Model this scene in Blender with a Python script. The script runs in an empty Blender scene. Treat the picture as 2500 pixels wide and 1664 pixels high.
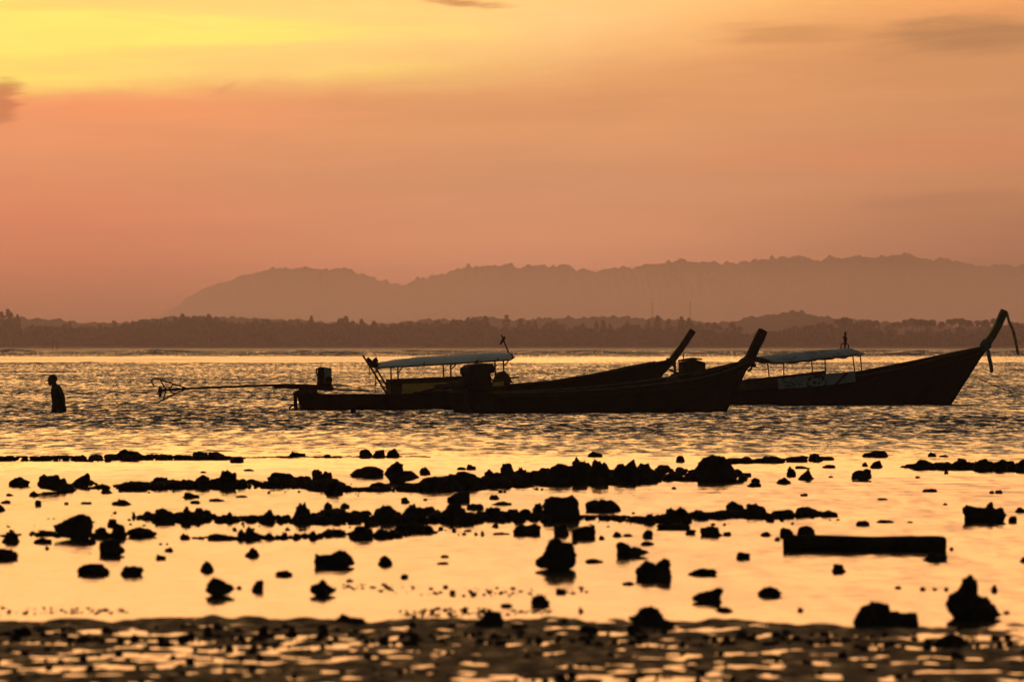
import bpy, bmesh, math, random
import numpy as np
from mathutils import Vector, noise as mnoise

scene = bpy.context.scene
COL = scene.collection
R = math.radians
random.seed(7)

# ------------------------------------------------------------------ camera
# long lens, standing 1.5 m above the water on the tidal flat
FPX = 13889.0            # focal length in pixels of a 2500 px wide frame (200 mm on 36 mm)
HZ = 843.0               # row of the horizon in that frame
EYE = 1.5
cam = bpy.data.cameras.new('camera')
cam.lens = 200.0
cam.sensor_width = 36.0
cam.clip_start = 0.5
cam.clip_end = 60000
cam.dof.use_dof = True
cam.dof.focus_distance = 128.0
cam.dof.aperture_fstop = 6.3
cam_o = bpy.data.objects.new('camera', cam)
cam_o.location = (0, 0, EYE)
cam_o.rotation_euler = (R(90.0) + math.atan((HZ - 832.0) / FPX), 0, 0)
COL.objects.link(cam_o)
scene.camera = cam_o

scene.view_settings.view_transform = 'Standard'
scene.view_settings.look = 'None'
scene.view_settings.exposure = 0.0
scene.view_settings.gamma = 1.0
scene.view_settings.use_curve_mapping = False
scene.cycles.volume_bounces = 0
scene.cycles.max_bounces = 6
scene.cycles.caustics_reflective = False
scene.cycles.caustics_refractive = False

def srgb(r, g, b, a=1.0):
    f = lambda c: (c / 255 / 12.92) if c <= 10 else ((c / 255 + 0.055) / 1.055) ** 2.4
    return (f(r), f(g), f(b), a)

# ------------------------------------------------------------------ node helper
class NT:
    def __init__(self, tree):
        self.t = tree
        self.n = tree.nodes
        self.l = tree.links
    def put(self, sock, v):
        if v is None:
            return
        if isinstance(v, bpy.types.NodeSocket):
            self.l.new(v, sock)
        else:
            sock.default_value = v
    def math(self, op, a, b=None, c=None, clamp=False):
        m = self.n.new('ShaderNodeMath'); m.operation = op; m.use_clamp = clamp
        self.put(m.inputs[0], a); self.put(m.inputs[1], b)
        if c is not None: self.put(m.inputs[2], c)
        return m.outputs[0]
    def mix(self, f, a, b):
        m = self.n.new('ShaderNodeMix'); m.data_type = 'RGBA'
        self.put(m.inputs[0], f); self.put(m.inputs[6], a); self.put(m.inputs[7], b)
        return m.outputs[2]
    def mixop(self, op, f, a, b):
        m = self.n.new('ShaderNodeMix'); m.data_type = 'RGBA'; m.blend_type = op
        self.put(m.inputs[0], f); self.put(m.inputs[6], a); self.put(m.inputs[7], b)
        return m.outputs[2]
    def smooth(self, x, lo, hi):
        m = self.n.new('ShaderNodeMapRange'); m.interpolation_type = 'SMOOTHSTEP'
        self.put(m.inputs[0], x); self.put(m.inputs[1], lo); self.put(m.inputs[2], hi)
        return m.outputs[0]
    def ramp(self, x, stops, interp='LINEAR'):
        r = self.n.new('ShaderNodeValToRGB'); e = r.color_ramp
        e.interpolation = interp
        while len(e.elements) < len(stops): e.elements.new(0.5)
        for k, (p, c) in enumerate(stops):
            e.elements[k].position = p
            e.elements[k].color = c if not isinstance(c, (int, float)) else (c, c, c, 1)
        self.put(r.inputs[0], x)
        return r.outputs[0]
    def vec(self, x, y, z=0.0):
        c = self.n.new('ShaderNodeCombineXYZ')
        self.put(c.inputs[0], x); self.put(c.inputs[1], y); self.put(c.inputs[2], z)
        return c.outputs[0]
    def noise(self, v, scale, detail=3.0, rough=0.5, dist=0.0):
        m = self.n.new('ShaderNodeTexNoise')
        self.put(m.inputs['Vector'], v)
        m.inputs['Scale'].default_value = scale; m.inputs['Detail'].default_value = detail
        m.inputs['Roughness'].default_value = rough; m.inputs['Distortion'].default_value = dist
        return m.outputs[0]

# ------------------------------------------------------------------ sky
SUN_AZ, SUN_EL = -6.0, 6.5          # behind the bright cloud just above the left of the frame
world = bpy.data.worlds.new('World'); scene.world = world
world.use_nodes = True
wt = NT(world.node_tree)
for n in list(wt.n): wt.n.remove(n)
tc = wt.n.new('ShaderNodeTexCoord')
sp = wt.n.new('ShaderNodeSeparateXYZ'); wt.l.new(tc.outputs['Generated'], sp.inputs[0])
az = wt.math('MULTIPLY', wt.math('ARCTAN2', sp.outputs[0], sp.outputs[1]), 57.29578)     # degrees right of +Y
el = wt.math('MULTIPLY', wt.math('ARCSINE', sp.outputs[2]), 57.29578)                     # degrees above horizon
# slow drift of the cloud sheet
warp = wt.noise(wt.vec(wt.math('MULTIPLY', az, 0.22), wt.math('MULTIPLY', el, 0.9)), 1.0, 4.0, 0.5)
warp = wt.math('SUBTRACT', warp, 0.5)
streak = wt.noise(wt.vec(wt.math('MULTIPLY', az, 0.18), wt.math('ADD', wt.math('MULTIPLY', el, 2.2), 7.3)), 1.3, 5.0, 0.55, 0.4)
fine = wt.noise(wt.vec(wt.math('MULTIPLY', az, 0.9), wt.math('MULTIPLY', el, 4.5), 3.1), 1.6, 5.0, 0.6, 0.5)
u01 = wt.math('MULTIPLY_ADD', az, 1 / 20.0, 0.5, clamp=True)
# colours are given as they look through the air; E() takes the air's own light off again
AIR_S = (0.50, 0.235, 0.12); AIR_D = 0.000125
def E(r, g, b, e):
    T = math.exp(-AIR_D * min(13800.0, 228.0 / math.sin(R(max(e, 0.4)))))
    return tuple(max(0.02, (c - (1 - T) * s_) / T) for c, s_ in zip(srgb(r, g, b)[:3], AIR_S)) + (1.0,)
# lower veil: dusty orange, redder left, browner right
vlo = wt.math('MULTIPLY', el, 1 / 4.0, clamp=True)
lowL = wt.ramp(vlo, [(p, E(*c, p * 4)) for p, c in [(0.1, (198, 120, 86)), (0.25, (206, 131, 95)), (0.45, (222, 146, 102)), (0.62, (244, 154, 102)), (0.75, (240, 155, 100))]])
lowM = wt.ramp(vlo, [(p, E(*c, p * 4)) for p, c in [(0.1, (204, 136, 104)), (0.25, (208, 143, 104)), (0.4, (208, 146, 104)), (0.68, (224, 156, 100)), (0.85, (234, 160, 98))]])
lowR = wt.ramp(vlo, [(p, E(*c, p * 4)) for p, c in [(0.1, (172, 118, 86)), (0.2, (176, 122, 86)), (0.4, (200, 138, 96)), (0.5, (204, 141, 97)), (0.7, (212, 148, 98)), (0.9, (236, 160, 98))]])
low = wt.mix(wt.smooth(az, -5.0, 0.2), lowL, lowM)
low = wt.mix(wt.smooth(az, 0.5, 5.5), low, lowR)
# faint pink band at the right and mottling
band = wt.math('MULTIPLY', wt.smooth(az, 0.5, 4.0),
     wt.math('EXPONENT', wt.math('MULTIPLY', wt.math('POWER', wt.math('DIVIDE', wt.math('SUBTRACT', wt.math('SUBTRACT', el, 1.78), wt.math('MULTIPLY', az, 0.035)), 0.16), 2.0), -1.0)))
low = wt.mix(wt.math('MULTIPLY', band, 0.55), low, E(216, 138, 96, 1.8))
low = wt.mixop('MULTIPLY', 0.7, low, wt.ramp(streak, [(0.25, (0.86, 0.86, 0.87, 1)), (0.5, (1, 1, 1, 1)), (0.75, (1.1, 1.08, 1.06, 1))]))
# upper bright layer
highc = wt.ramp(u01, [(p, E(*c, 3.1)) for p, c in [(0.0, (255, 224, 106)), (0.245, (255, 221, 108)), (0.33, (255, 215, 114)), (0.42, (255, 210, 122)), (0.53, (254, 200, 128)), (0.62, (252, 188, 116)), (0.72, (244, 168, 100)), (0.8, (240, 160, 95))]])
highc = wt.mix(wt.math('MULTIPLY', wt.smooth(streak, 0.42, 0.62), wt.smooth(az, 1.0, -3.5)), highc, E(254, 229, 112, 3.0))
highc = wt.mix(wt.math('MULTIPLY', wt.smooth(streak, 0.5, 0.3), 0.5), highc, E(255, 200, 118, 3.0))
vb = wt.ramp(u01, [(0.0, 2.60 / 5), (0.245, 2.60 / 5), (0.385, 2.57 / 5), (0.45, 2.71 / 5), (0.53, 2.86 / 5), (0.595, 3.1 / 5), (0.65, 3.28 / 5), (0.75, 3.45 / 5), (0.9, 3.6 / 5)], 'B_SPLINE')
vbn = wt.math('MULTIPLY', vb, 5.0)
soft = wt.math('MULTIPLY_ADD', wt.smooth(az, -4.5, 1.5), 0.34, 0.15)
tt = wt.math('ADD', wt.math('SUBTRACT', el, vbn), wt.math('MULTIPLY', warp, 0.45))
tt = wt.math('ADD', tt, wt.math('MULTIPLY', wt.math('SUBTRACT', fine, 0.5), 0.16))
lay = wt.smooth(wt.math('DIVIDE', tt, soft), -1.0, 1.0)
# above the frame the cloud thins towards the sun and gets brighter
highc = wt.mix(wt.smooth(el, 3.2, 4.6), highc, (2.10, 0.92, 0.285, 1))
highc = wt.mixop('MULTIPLY', wt.smooth(el, 3.6, 7.0), highc, (1.2, 1.2, 1.25, 1))
glow = wt.mix(lay, low, highc)
wisp = wt.noise(wt.vec(wt.math('MULTIPLY_ADD', el, 1.1, wt.math('MULTIPLY', az, 0.42)), wt.math('SUBTRACT', wt.math('MULTIPLY', el, 5.0), wt.math('MULTIPLY', az, 0.35)), 11.0), 1.0, 6.0, 0.62, 0.6)
glow = wt.mixop('MULTIPLY', 0.8, glow, wt.ramp(wisp, [(0.25, (0.93, 0.925, 0.93, 1)), (0.5, (1, 1, 1, 1)), (0.75, (1.06, 1.07, 1.08, 1))]))
def puff(a0, e0, sa, se, tilt=0.0):
    da = wt.math('SUBTRACT', az, a0)
    de = wt.math('SUBTRACT', wt.math('SUBTRACT', el, e0), wt.math('MULTIPLY', da, tilt))
    q = wt.math('ADD', wt.math('POWER', wt.math('DIVIDE', da, sa), 2.0), wt.math('POWER', wt.math('DIVIDE', de, se), 2.0))
    g = wt.math('EXPONENT', wt.math('MULTIPLY', q, -1.0))
    return g
def add_cloud(base, g, col, lo=0.35, hi=0.75, amt=0.8):
    m = wt.smooth(wt.math('ADD', g, wt.math('MULTIPLY', wt.math('SUBTRACT', wisp, 0.5), 2.2)), lo, hi)
    m = wt.math('MULTIPLY', wt.math('MULTIPLY', m, amt), wt.smooth(g, 0.02, 0.3))
    return wt.mix(m, base, col)
glow = add_cloud(glow, puff(-0.62, 3.46, 0.62, 0.07, -0.09), E(196, 128, 80, 3.0), 0.35, 0.9, 0.8)
glow = add_cloud(glow, puff(4.6, 3.1, 1.0, 0.22, 0.08), E(178, 126, 84, 3.0), 0.0, 1.0, 0.85)
glow = add_cloud(glow, puff(2.7, 3.14, 0.9, 0.14, -0.03), E(200, 138, 86, 3.0), 0.25, 0.9, 0.6)
glow = add_cloud(glow, puff(4.3, 1.45, 1.0, 0.10, 0.05), E(182, 126, 94, 1.5), 0.25, 1.0, 0.5)
glow = add_cloud(glow, puff(-5.15, 2.42, 0.26, 0.26, 0.3), E(196, 120, 80, 2.4), 0.35, 0.9, 0.8)
glow = add_cloud(glow, puff(-2.9, 2.57, 0.20, 0.05, 0.5), E(226, 142, 96, 3.0), 0.3, 1.2, 0.4)
# the glow fades with the angle from the hidden sun; the rest is a dim dusk sky
sd = Vector((math.sin(R(SUN_AZ)) * math.cos(R(SUN_EL)), math.cos(R(SUN_AZ)) * math.cos(R(SUN_EL)), math.sin(R(SUN_EL))))
qa = wt.math('MULTIPLY', wt.math('SUBTRACT', az, SUN_AZ), 0.30)
qe = wt.math('SUBTRACT', el, 3.0)
ang = wt.math('SQRT', wt.math('ADD', wt.math('MULTIPLY', qa, qa), wt.math('MULTIPLY', qe, qe)))
fall = wt.ramp(wt.math('DIVIDE', ang, 60.0, clamp=True), [(0.0, 1.0), (0.07, 1.0), (0.11, 0.40), (0.17, 0.12), (0.33, 0.04), (0.85, 0.0)])
sky = wt.n.new('ShaderNodeTexSky'); sky.sky_type = 'NISHITA'; sky.sun_disc = False
sky.sun_elevation = R(SUN_EL); sky.sun_rotation = R(SUN_AZ)
sky.air_density = 1.6; sky.dust_density = 4.0; sky.ozone_density = 1.5
SKY_K = 0.095
base = wt.mixop('MULTIPLY', 1.0, sky.outputs[0], (SKY_K * 1.2, SKY_K, SKY_K * 0.84, 1))      # warm veil of dusk haze
final = wt.mix(fall, base, glow)
bg = wt.n.new('ShaderNodeBackground'); wt.l.new(final, bg.inputs[0]); bg.inputs[1].default_value = 1.0
wo = wt.n.new('ShaderNodeOutputWorld'); wt.l.new(bg.outputs[0], wo.inputs[0])

# ------------------------------------------------------------------ sun (veiled)
sl = bpy.data.lights.new('sun', 'SUN'); sl.energy = 0.12; sl.angle = R(60); sl.color = (1.0, 0.50, 0.22)
so = bpy.data.objects.new('sun', sl); COL.objects.link(so)
so.rotation_euler = (-sd).to_track_quat('-Z', 'Y').to_euler()
so.location = (0, 0, 60)

# ------------------------------------------------------------------ materials
def material(name, col, rough=0.7, spec=0.3, var=0.25, scale=3.0, bump=0.0, bscale=20.0, col2=None):
    m = bpy.data.materials.new(name); m.use_nodes = True
    t = NT(m.node_tree); b = t.n['Principled BSDF']
    geo = t.n.new('ShaderNodeTexCoord').outputs['Object']
    c1 = (*col, 1)
    c2 = (*(col2 if col2 else [min(1, c * (1 + var)) for c in col]), 1)
    c0 = (*[c * (1 - var) for c in col], 1)
    nz = t.noise(geo, scale, 5.0, 0.6)
    t.put(b.inputs['Base Color'], t.ramp(nz, [(0.3, c0), (0.5, c1), (0.7, c2)]))
    b.inputs['Roughness'].default_value = rough
    b.inputs['Specular IOR Level'].default_value = spec
    if bump:
        bp = t.n.new('ShaderNodeBump'); bp.inputs['Strength'].default_value = bump
        bp.inputs['Distance'].default_value = 0.02
        t.put(bp.inputs['Height'], t.noise(geo, bscale, 5.0, 0.65)); t.l.new(bp.outputs[0], b.inputs['Normal'])
    return m

M = {}
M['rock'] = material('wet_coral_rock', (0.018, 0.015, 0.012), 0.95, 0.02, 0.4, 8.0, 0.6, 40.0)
M['mud'] = material('wet_mud', (0.034, 0.027, 0.020), 0.85, 0.16, 0.4, 9.0, 0.9, 70.0)
# wet sheen comes and goes over the mud
t = NT(M['mud'].node_tree); b = t.n['Principled BSDF']
o = t.n.new('ShaderNodeTexCoord').outputs['Object']
t.put(b.inputs['Roughness'], t.ramp(t.noise(o, 7.0, 4.0, 0.6), [(0.36, 0.45), (0.50, 0.75), (0.62, 0.95)]))
b.inputs['Specular IOR Level'].default_value = 0.07
M['sand'] = material('sea_bed_sand', (0.12, 0.09, 0.06), 0.8, 0.2, 0.2, 2.0)
M['hill'] = material('forest_hill', (0.022, 0.025, 0.016), 0.95, 0.0, 0.2, 0.02)
M['leaf'] = material('far_foliage', (0.045, 0.05, 0.028), 0.9, 0.05, 0.5, 0.4)
M['trunk'] = material('palm_trunk', (0.09, 0.07, 0.05), 0.9, 0.05, 0.3, 2.0)
M['land'] = material('shore_land', (0.10, 0.085, 0.06), 0.9, 0.05, 0.3, 0.05)
M['tarhull'] = material('tarred_hull', (0.010, 0.008, 0.007), 0.85, 0.05, 0.5, 4.0, 0.35, 16.0)
M['greenhull'] = material('dark_green_hull', (0.011, 0.012, 0.008), 0.85, 0.05, 0.5, 4.0, 0.35, 16.0)
M['bluehull'] = material('dark_blue_hull', (0.008, 0.008, 0.010), 0.85, 0.05, 0.5, 4.0, 0.35, 16.0)
M['wood'] = material('weathered_wood', (0.06, 0.044, 0.028), 0.85, 0.08, 0.4, 7.0, 0.4, 30.0)
M['darkwood'] = material('dark_wood', (0.026, 0.018, 0.012), 0.85, 0.06, 0.4, 7.0, 0.4, 30.0)
M['greenpost'] = material('green_painted_wood', (0.045, 0.055, 0.018), 0.75, 0.2, 0.5, 6.0)
M['yellow'] = material('yellow_painted_board', (0.30, 0.19, 0.045), 0.75, 0.15, 0.35, 3.0)
M['canvas'] = material('white_canvas', (0.74, 0.74, 0.72), 0.85, 0.1, 0.12, 2.5)
M['metal'] = material('rusty_pipe', (0.026, 0.014, 0.010), 0.8, 0.08, 0.4, 9.0)
M['engine'] = material('oily_engine', (0.008, 0.008, 0.008), 0.75, 0.08, 0.4, 12.0)
M['tank'] = material('pale_green_tank', (0.10, 0.13, 0.10), 0.6, 0.3, 0.3, 4.0)
M['rope'] = material('rope', (0.06, 0.045, 0.03), 0.95, 0.05, 0.3, 30.0)
M['bluecloth'] = material('blue_cloth', (0.02, 0.07, 0.11), 0.9, 0.05, 0.4, 12.0)
M['ribbon'] = material('yellow_ribbon', (0.16, 0.15, 0.03), 0.85, 0.05, 0.4, 9.0)
M['net'] = material('dark_net', (0.03, 0.025, 0.02), 0.95, 0.03, 0.5, 30.0, 0.8, 60.0)
M['skin'] = material('brown_skin', (0.035, 0.020, 0.013), 0.7, 0.08, 0.1, 5.0)
M['hair'] = material('black_hair', (0.012, 0.010, 0.009), 0.7, 0.2, 0.2, 20.0)
M['shirt'] = material('dark_shirt', (0.008, 0.012, 0.009), 0.9, 0.05, 0.3, 9.0)
M['shorts'] = material('dark_shorts', (0.02, 0.02, 0.025), 0.9, 0.05, 0.3, 9.0)
M['plastic'] = material('black_plastic', (0.008, 0.008, 0.008), 0.8, 0.04, 0.2, 6.0)

def thin_cloth(m, k=0.4):
    t = NT(m.node_tree); b = t.n['Principled BSDF']; o = t.n['Material Output']
    tr = t.n.new('ShaderNodeBsdfTranslucent'); mx = t.n.new('ShaderNodeMixShader'); mx.inputs[0].default_value = k
    if b.inputs['Base Color'].links: t.l.new(b.inputs['Base Color'].links[0].from_socket, tr.inputs[0])
    t.l.new(b.outputs[0], mx.inputs[1]); t.l.new(tr.outputs[0], mx.inputs[2]); t.l.new(mx.outputs[0], o.inputs['Surface'])
thin_cloth(M['canvas'], 0.45)
# canopy cloth of the right boat: white with faded red stripes and a turquoise patch
def printed(name, basec, marks):
    m = bpy.data.materials.new(name); m.use_nodes = True
    t = NT(m.node_tree); b = t.n['Principled BSDF']
    o = t.n.new('ShaderNodeTexCoord').outputs['Object']
    s = t.n.new('ShaderNodeSeparateXYZ'); t.l.new(o, s.inputs[0])
    c = t.ramp(t.noise(o, 3.0, 4.0, 0.6), [(0.3, (*[k * 0.75 for k in basec], 1)), (0.7, (*basec, 1))])
    for fn, col in marks:
        c = t.mix(fn(t, s.outputs[0], s.outputs[1], s.outputs[2], o), c, col)
    t.put(b.inputs['Base Color'], c)
    b.inputs['Roughness'].default_value = 0.85; b.inputs['Specular IOR Level'].default_value = 0.1
    return m

# ------------------------------------------------------------------ object helpers
def tag(o, label=None, cat=None, group=None, kind=None):
    if label: o['label'] = label
    if cat: o['category'] = cat
    if group: o['group'] = group
    if kind: o['kind'] = kind
    return o

def empty(name, loc, rz=0.0, **k):
    o = bpy.data.objects.new(name, None); o.location = loc; o.rotation_euler = (0, 0, rz)
    o.empty_display_size = 0.3
    COL.objects.link(o)
    return tag(o, **k)

def mesh_np(name, verts, quads, mat, parent=None, smooth=True):
    me = bpy.data.meshes.new(name)
    verts = np.asarray(verts, np.float32); quads = np.asarray(quads, np.int32)
    k = quads.shape[1]
    me.vertices.add(len(verts)); me.vertices.foreach_set('co', verts.ravel())
    me.loops.add(quads.size); me.loops.foreach_set('vertex_index', quads.ravel())
    me.polygons.add(len(quads))
    me.polygons.foreach_set('loop_start', np.arange(0, quads.size, k, dtype=np.int32))
    me.polygons.foreach_set('loop_total', np.full(len(quads), k, np.int32))
    me.polygons.foreach_set('use_smooth', np.full(len(quads), smooth, bool))
    me.update(calc_edges=True)
    if mat: me.materials.append(mat)
    o = bpy.data.objects.new(name, me); COL.objects.link(o)
    if parent: o.parent = parent
    return o

def grid_quads(nr, nc):
    i = np.arange((nr - 1) * (nc - 1)); r = i // (nc - 1); c = i % (nc - 1)
    a = r * nc + c
    return np.stack([a, a + 1, a + nc + 1, a + nc], 1)

class MB:
    """collects shapes and links them as ONE mesh object"""
    def __init__(self): self.v = []; self.f = []; self.sm = []
    def add(self, vs, fs, smooth=False):
        o = len(self.v); self.v += [tuple(p) for p in vs]
        self.f += [tuple(i + o for i in f) for f in fs]; self.sm += [smooth] * len(fs)
    def box(self, c, s, rot=None):
        vs = []
        for sx in (-1, 1):
            for sy in (-1, 1):
                for sz in (-1, 1):
                    p = Vector((sx * s[0] / 2, sy * s[1] / 2, sz * s[2] / 2))
                    if rot is not None: p = rot @ p
                    vs.append(p + Vector(c))
        self.add(vs, [(0, 1, 3, 2), (4, 6, 7, 5), (0, 4, 5, 1), (2, 3, 7, 6), (0, 2, 6, 4), (1, 5, 7, 3)])
    def loft(self, rings, caps=True, smooth=False, closed=True):
        n = len(rings[0]); vs = [p for r in rings for p in r]; fs = []
        for i in range(len(rings) - 1):
            for j in range(n if closed else n - 1):
                k = (j + 1) % n
                fs.append((i * n + j, i * n + k, (i + 1) * n + k, (i + 1) * n + j))
        if caps:
            fs.append(tuple(range(n - 1, -1, -1))); b = (len(rings) - 1) * n
            fs.append(tuple(range(b, b + n)))
        self.add(vs, fs, smooth)
    def tube(self, pts, rad, seg=8, smooth=True):
        pts = [Vector(p) for p in pts]
        rs = rad if isinstance(rad, (list, tuple)) else [rad] * len(pts)
        rings = []
        for i, p in enumerate(pts):
            d = (pts[min(i + 1, len(pts) - 1)] - pts[max(i - 1, 0)]).normalized()
            up = Vector((0, 1, 0)) if abs(d.y) < 0.9 else Vector((1, 0, 0))
            a = d.cross(up).normalized(); b = d.cross(a).normalized()
            rings.append([p + (a * math.cos(t) + b * math.sin(t)) * rs[i] for t in [2 * math.pi * k / seg for k in range(seg)]])
        self.loft(rings, True, smooth)
    def cyl(self, a, b, r, seg=14, r2=None):
        self.tube([a, b], [r, r if r2 is None else r2], seg)
    def ball(self, c, rx, ry, rz, nu=12, nv=8):
        rings = []
        for i in range(nv + 1):
            t = math.pi * (i / nv) * 0.98 + 0.01 * math.pi
            rings.append([Vector(c) + Vector((rx * math.sin(t) * math.cos(2 * math.pi * j / nu), ry * math.sin(t) * math.sin(2 * math.pi * j / nu), rz * math.cos(t))) for j in range(nu)])
        self.loft(rings, True, True)
    def build(self, name, mat, parent=None, loc=None, bevel=0.0):
        me = bpy.data.meshes.new(name); me.from_pydata(self.v, [], self.f)
        for p, s in zip(me.polygons, self.sm): p.use_smooth = s
        me.materials.append(mat); me.validate(); me.update()
        bm = bmesh.new(); bm.from_mesh(me); bmesh.ops.recalc_face_normals(bm, faces=bm.faces[:])
        bm.to_mesh(me); bm.free()
        o = bpy.data.objects.new(name, me); COL.objects.link(o)
        if parent: o.parent = parent
        if loc is not None: o.location = loc
        if bevel:
            b = o.modifiers.new('bevel', 'BEVEL'); b.width = bevel; b.segments = 2; b.limit_method = 'ANGLE'
        return o

def W(px, py, d):
    return Vector(((px - 1250) / FPX * d, d, EYE - (py - HZ) / FPX * d))
def dist(py, z=0.0):
    return (EYE - z) * FPX / (py - HZ)
# ================================================================== SETTING
rng = np.random.default_rng(11)
# ------------------------------------------------------------------ sea bed under everything
mesh_np('sea_bed', [(-4000, -400, -0.6), (4000, -400, -0.6), (4000, 3100, -0.6), (-4000, 3100, -0.6)], [(0, 1, 2, 3)], M['sand'])['kind'] = 'structure'

# ------------------------------------------------------------------ water surface, real waves
def water_material():
    m = bpy.data.materials.new('sea_water'); m.use_nodes = True
    t = NT(m.node_tree); b = t.n['Principled BSDF']
    gn = t.n.new('ShaderNodeNewGeometry'); gn.name = 'Geo'; g = gn.outputs['Position']
    b.inputs['Base Color'].default_value = (0.020, 0.020, 0.014, 1)
    b.inputs['Roughness'].default_value = 0.06
    b.inputs['IOR'].default_value = 1.333
    s = t.n.new('ShaderNodeSeparateXYZ'); t.l.new(g, s.inputs[0])
    X, Y = s.outputs[0], s.outputs[1]
    rad = t.math('SQRT', t.math('ADD', t.math('MULTIPLY', X, X), t.math('MULTIPLY', Y, Y)))
    slope_side = t.math('DIVIDE', X, t.math('MAXIMUM', t.math('ABSOLUTE', Y), 1.0))
    # how ruffled the skin of the water is: still pools, wind ripples, a slick band, open chop
    rip = t.math('MULTIPLY_ADD', t.smooth(rad, 58.0, 110.0), 0.168, 0.022)
    slick = t.math('MULTIPLY', t.smooth(t.math('MULTIPLY_ADD', slope_side, 300.0, rad), 470.0, 520.0), t.math('SUBTRACT', 1.0, t.smooth(rad, 690.0, 780.0)))
    slick = t.math('MULTIPLY', slick, t.math('MULTIPLY_ADD', t.smooth(slope_side, 0.05, -0.03), 0.45, 0.5))
    rip = t.math('MULTIPLY', rip, t.math('SUBTRACT', 1.0, t.math('MULTIPLY', slick, 0.93)))
    rip = t.math('ADD', rip, t.math('MULTIPLY', t.smooth(rad, 740.0, 860.0), 0.16))
    # gusts: cat's paws drawn out along the view by the low angle
    gust = t.noise(t.vec(t.math('MULTIPLY', X, 3.4), t.math('MULTIPLY', Y, 0.34)), 1.0, 4.0, 0.62, 0.3)
    gust2 = t.noise(t.vec(t.math('MULTIPLY', X, 0.12), t.math('MULTIPLY', Y, 0.035), 4.0), 1.0, 3.0, 0.55)
    gm = t.math('MULTIPLY', t.math('MULTIPLY_ADD', t.smooth(gust, 0.36, 0.64), 1.35, 0.50), t.math('MULTIPLY_ADD', t.smooth(gust2, 0.32, 0.68), 0.7, 0.65))
    wind = t.smooth(rad, 56.0, 84.0)
    wind = t.math('MULTIPLY_ADD', wind, 0.55, 0.45)
    gm = t.math('ADD', t.math('MULTIPLY', gm, wind), t.math('SUBTRACT', 1.0, wind))
    rip = t.math('MULTIPLY', rip, gm)
    nz = t.n.new('ShaderNodeTexNoise'); nz.inputs['Scale'].default_value = 1.0; nz.inputs['Detail'].default_value = 3.0
    t.put(nz.inputs['Vector'], t.vec(t.math('MULTIPLY', X, 7.0), t.math('MULTIPLY', Y, 16.0)))
    cs = t.n.new('ShaderNodeSeparateXYZ'); t.l.new(nz.outputs['Color'], cs.inputs[0])
    k = t.math('MULTIPLY', rip, 4.2)
    dx = t.math('MULTIPLY', t.math('SUBTRACT', cs.outputs[0], 0.5), t.math('MULTIPLY', k, 0.6))
    # wind ripples are steeper on the side they travel to, towards the beach
    dy = t.math('SUBTRACT', t.math('MULTIPLY', t.math('SUBTRACT', cs.outputs[1], 0.5), k), t.math('MULTIPLY', rip, 0.95))
    va = t.n.new('ShaderNodeVectorMath'); va.operation = 'ADD'
    t.l.new(t.n['Geo'].outputs['Normal'], va.inputs[0]); t.l.new(t.vec(dx, dy, 0.0), va.inputs[1])
    vn = t.n.new('ShaderNodeVectorMath'); vn.operation = 'NORMALIZE'; t.l.new(va.outputs[0], vn.inputs[0])
    t.l.new(vn.outputs[0], b.inputs['Normal'])
    return m
M['water'] = water_material()

def sstep(x, a, b):
    t = np.clip((x - a) / (b - a), 0, 1); return t * t * (3 - 2 * t)

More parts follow.
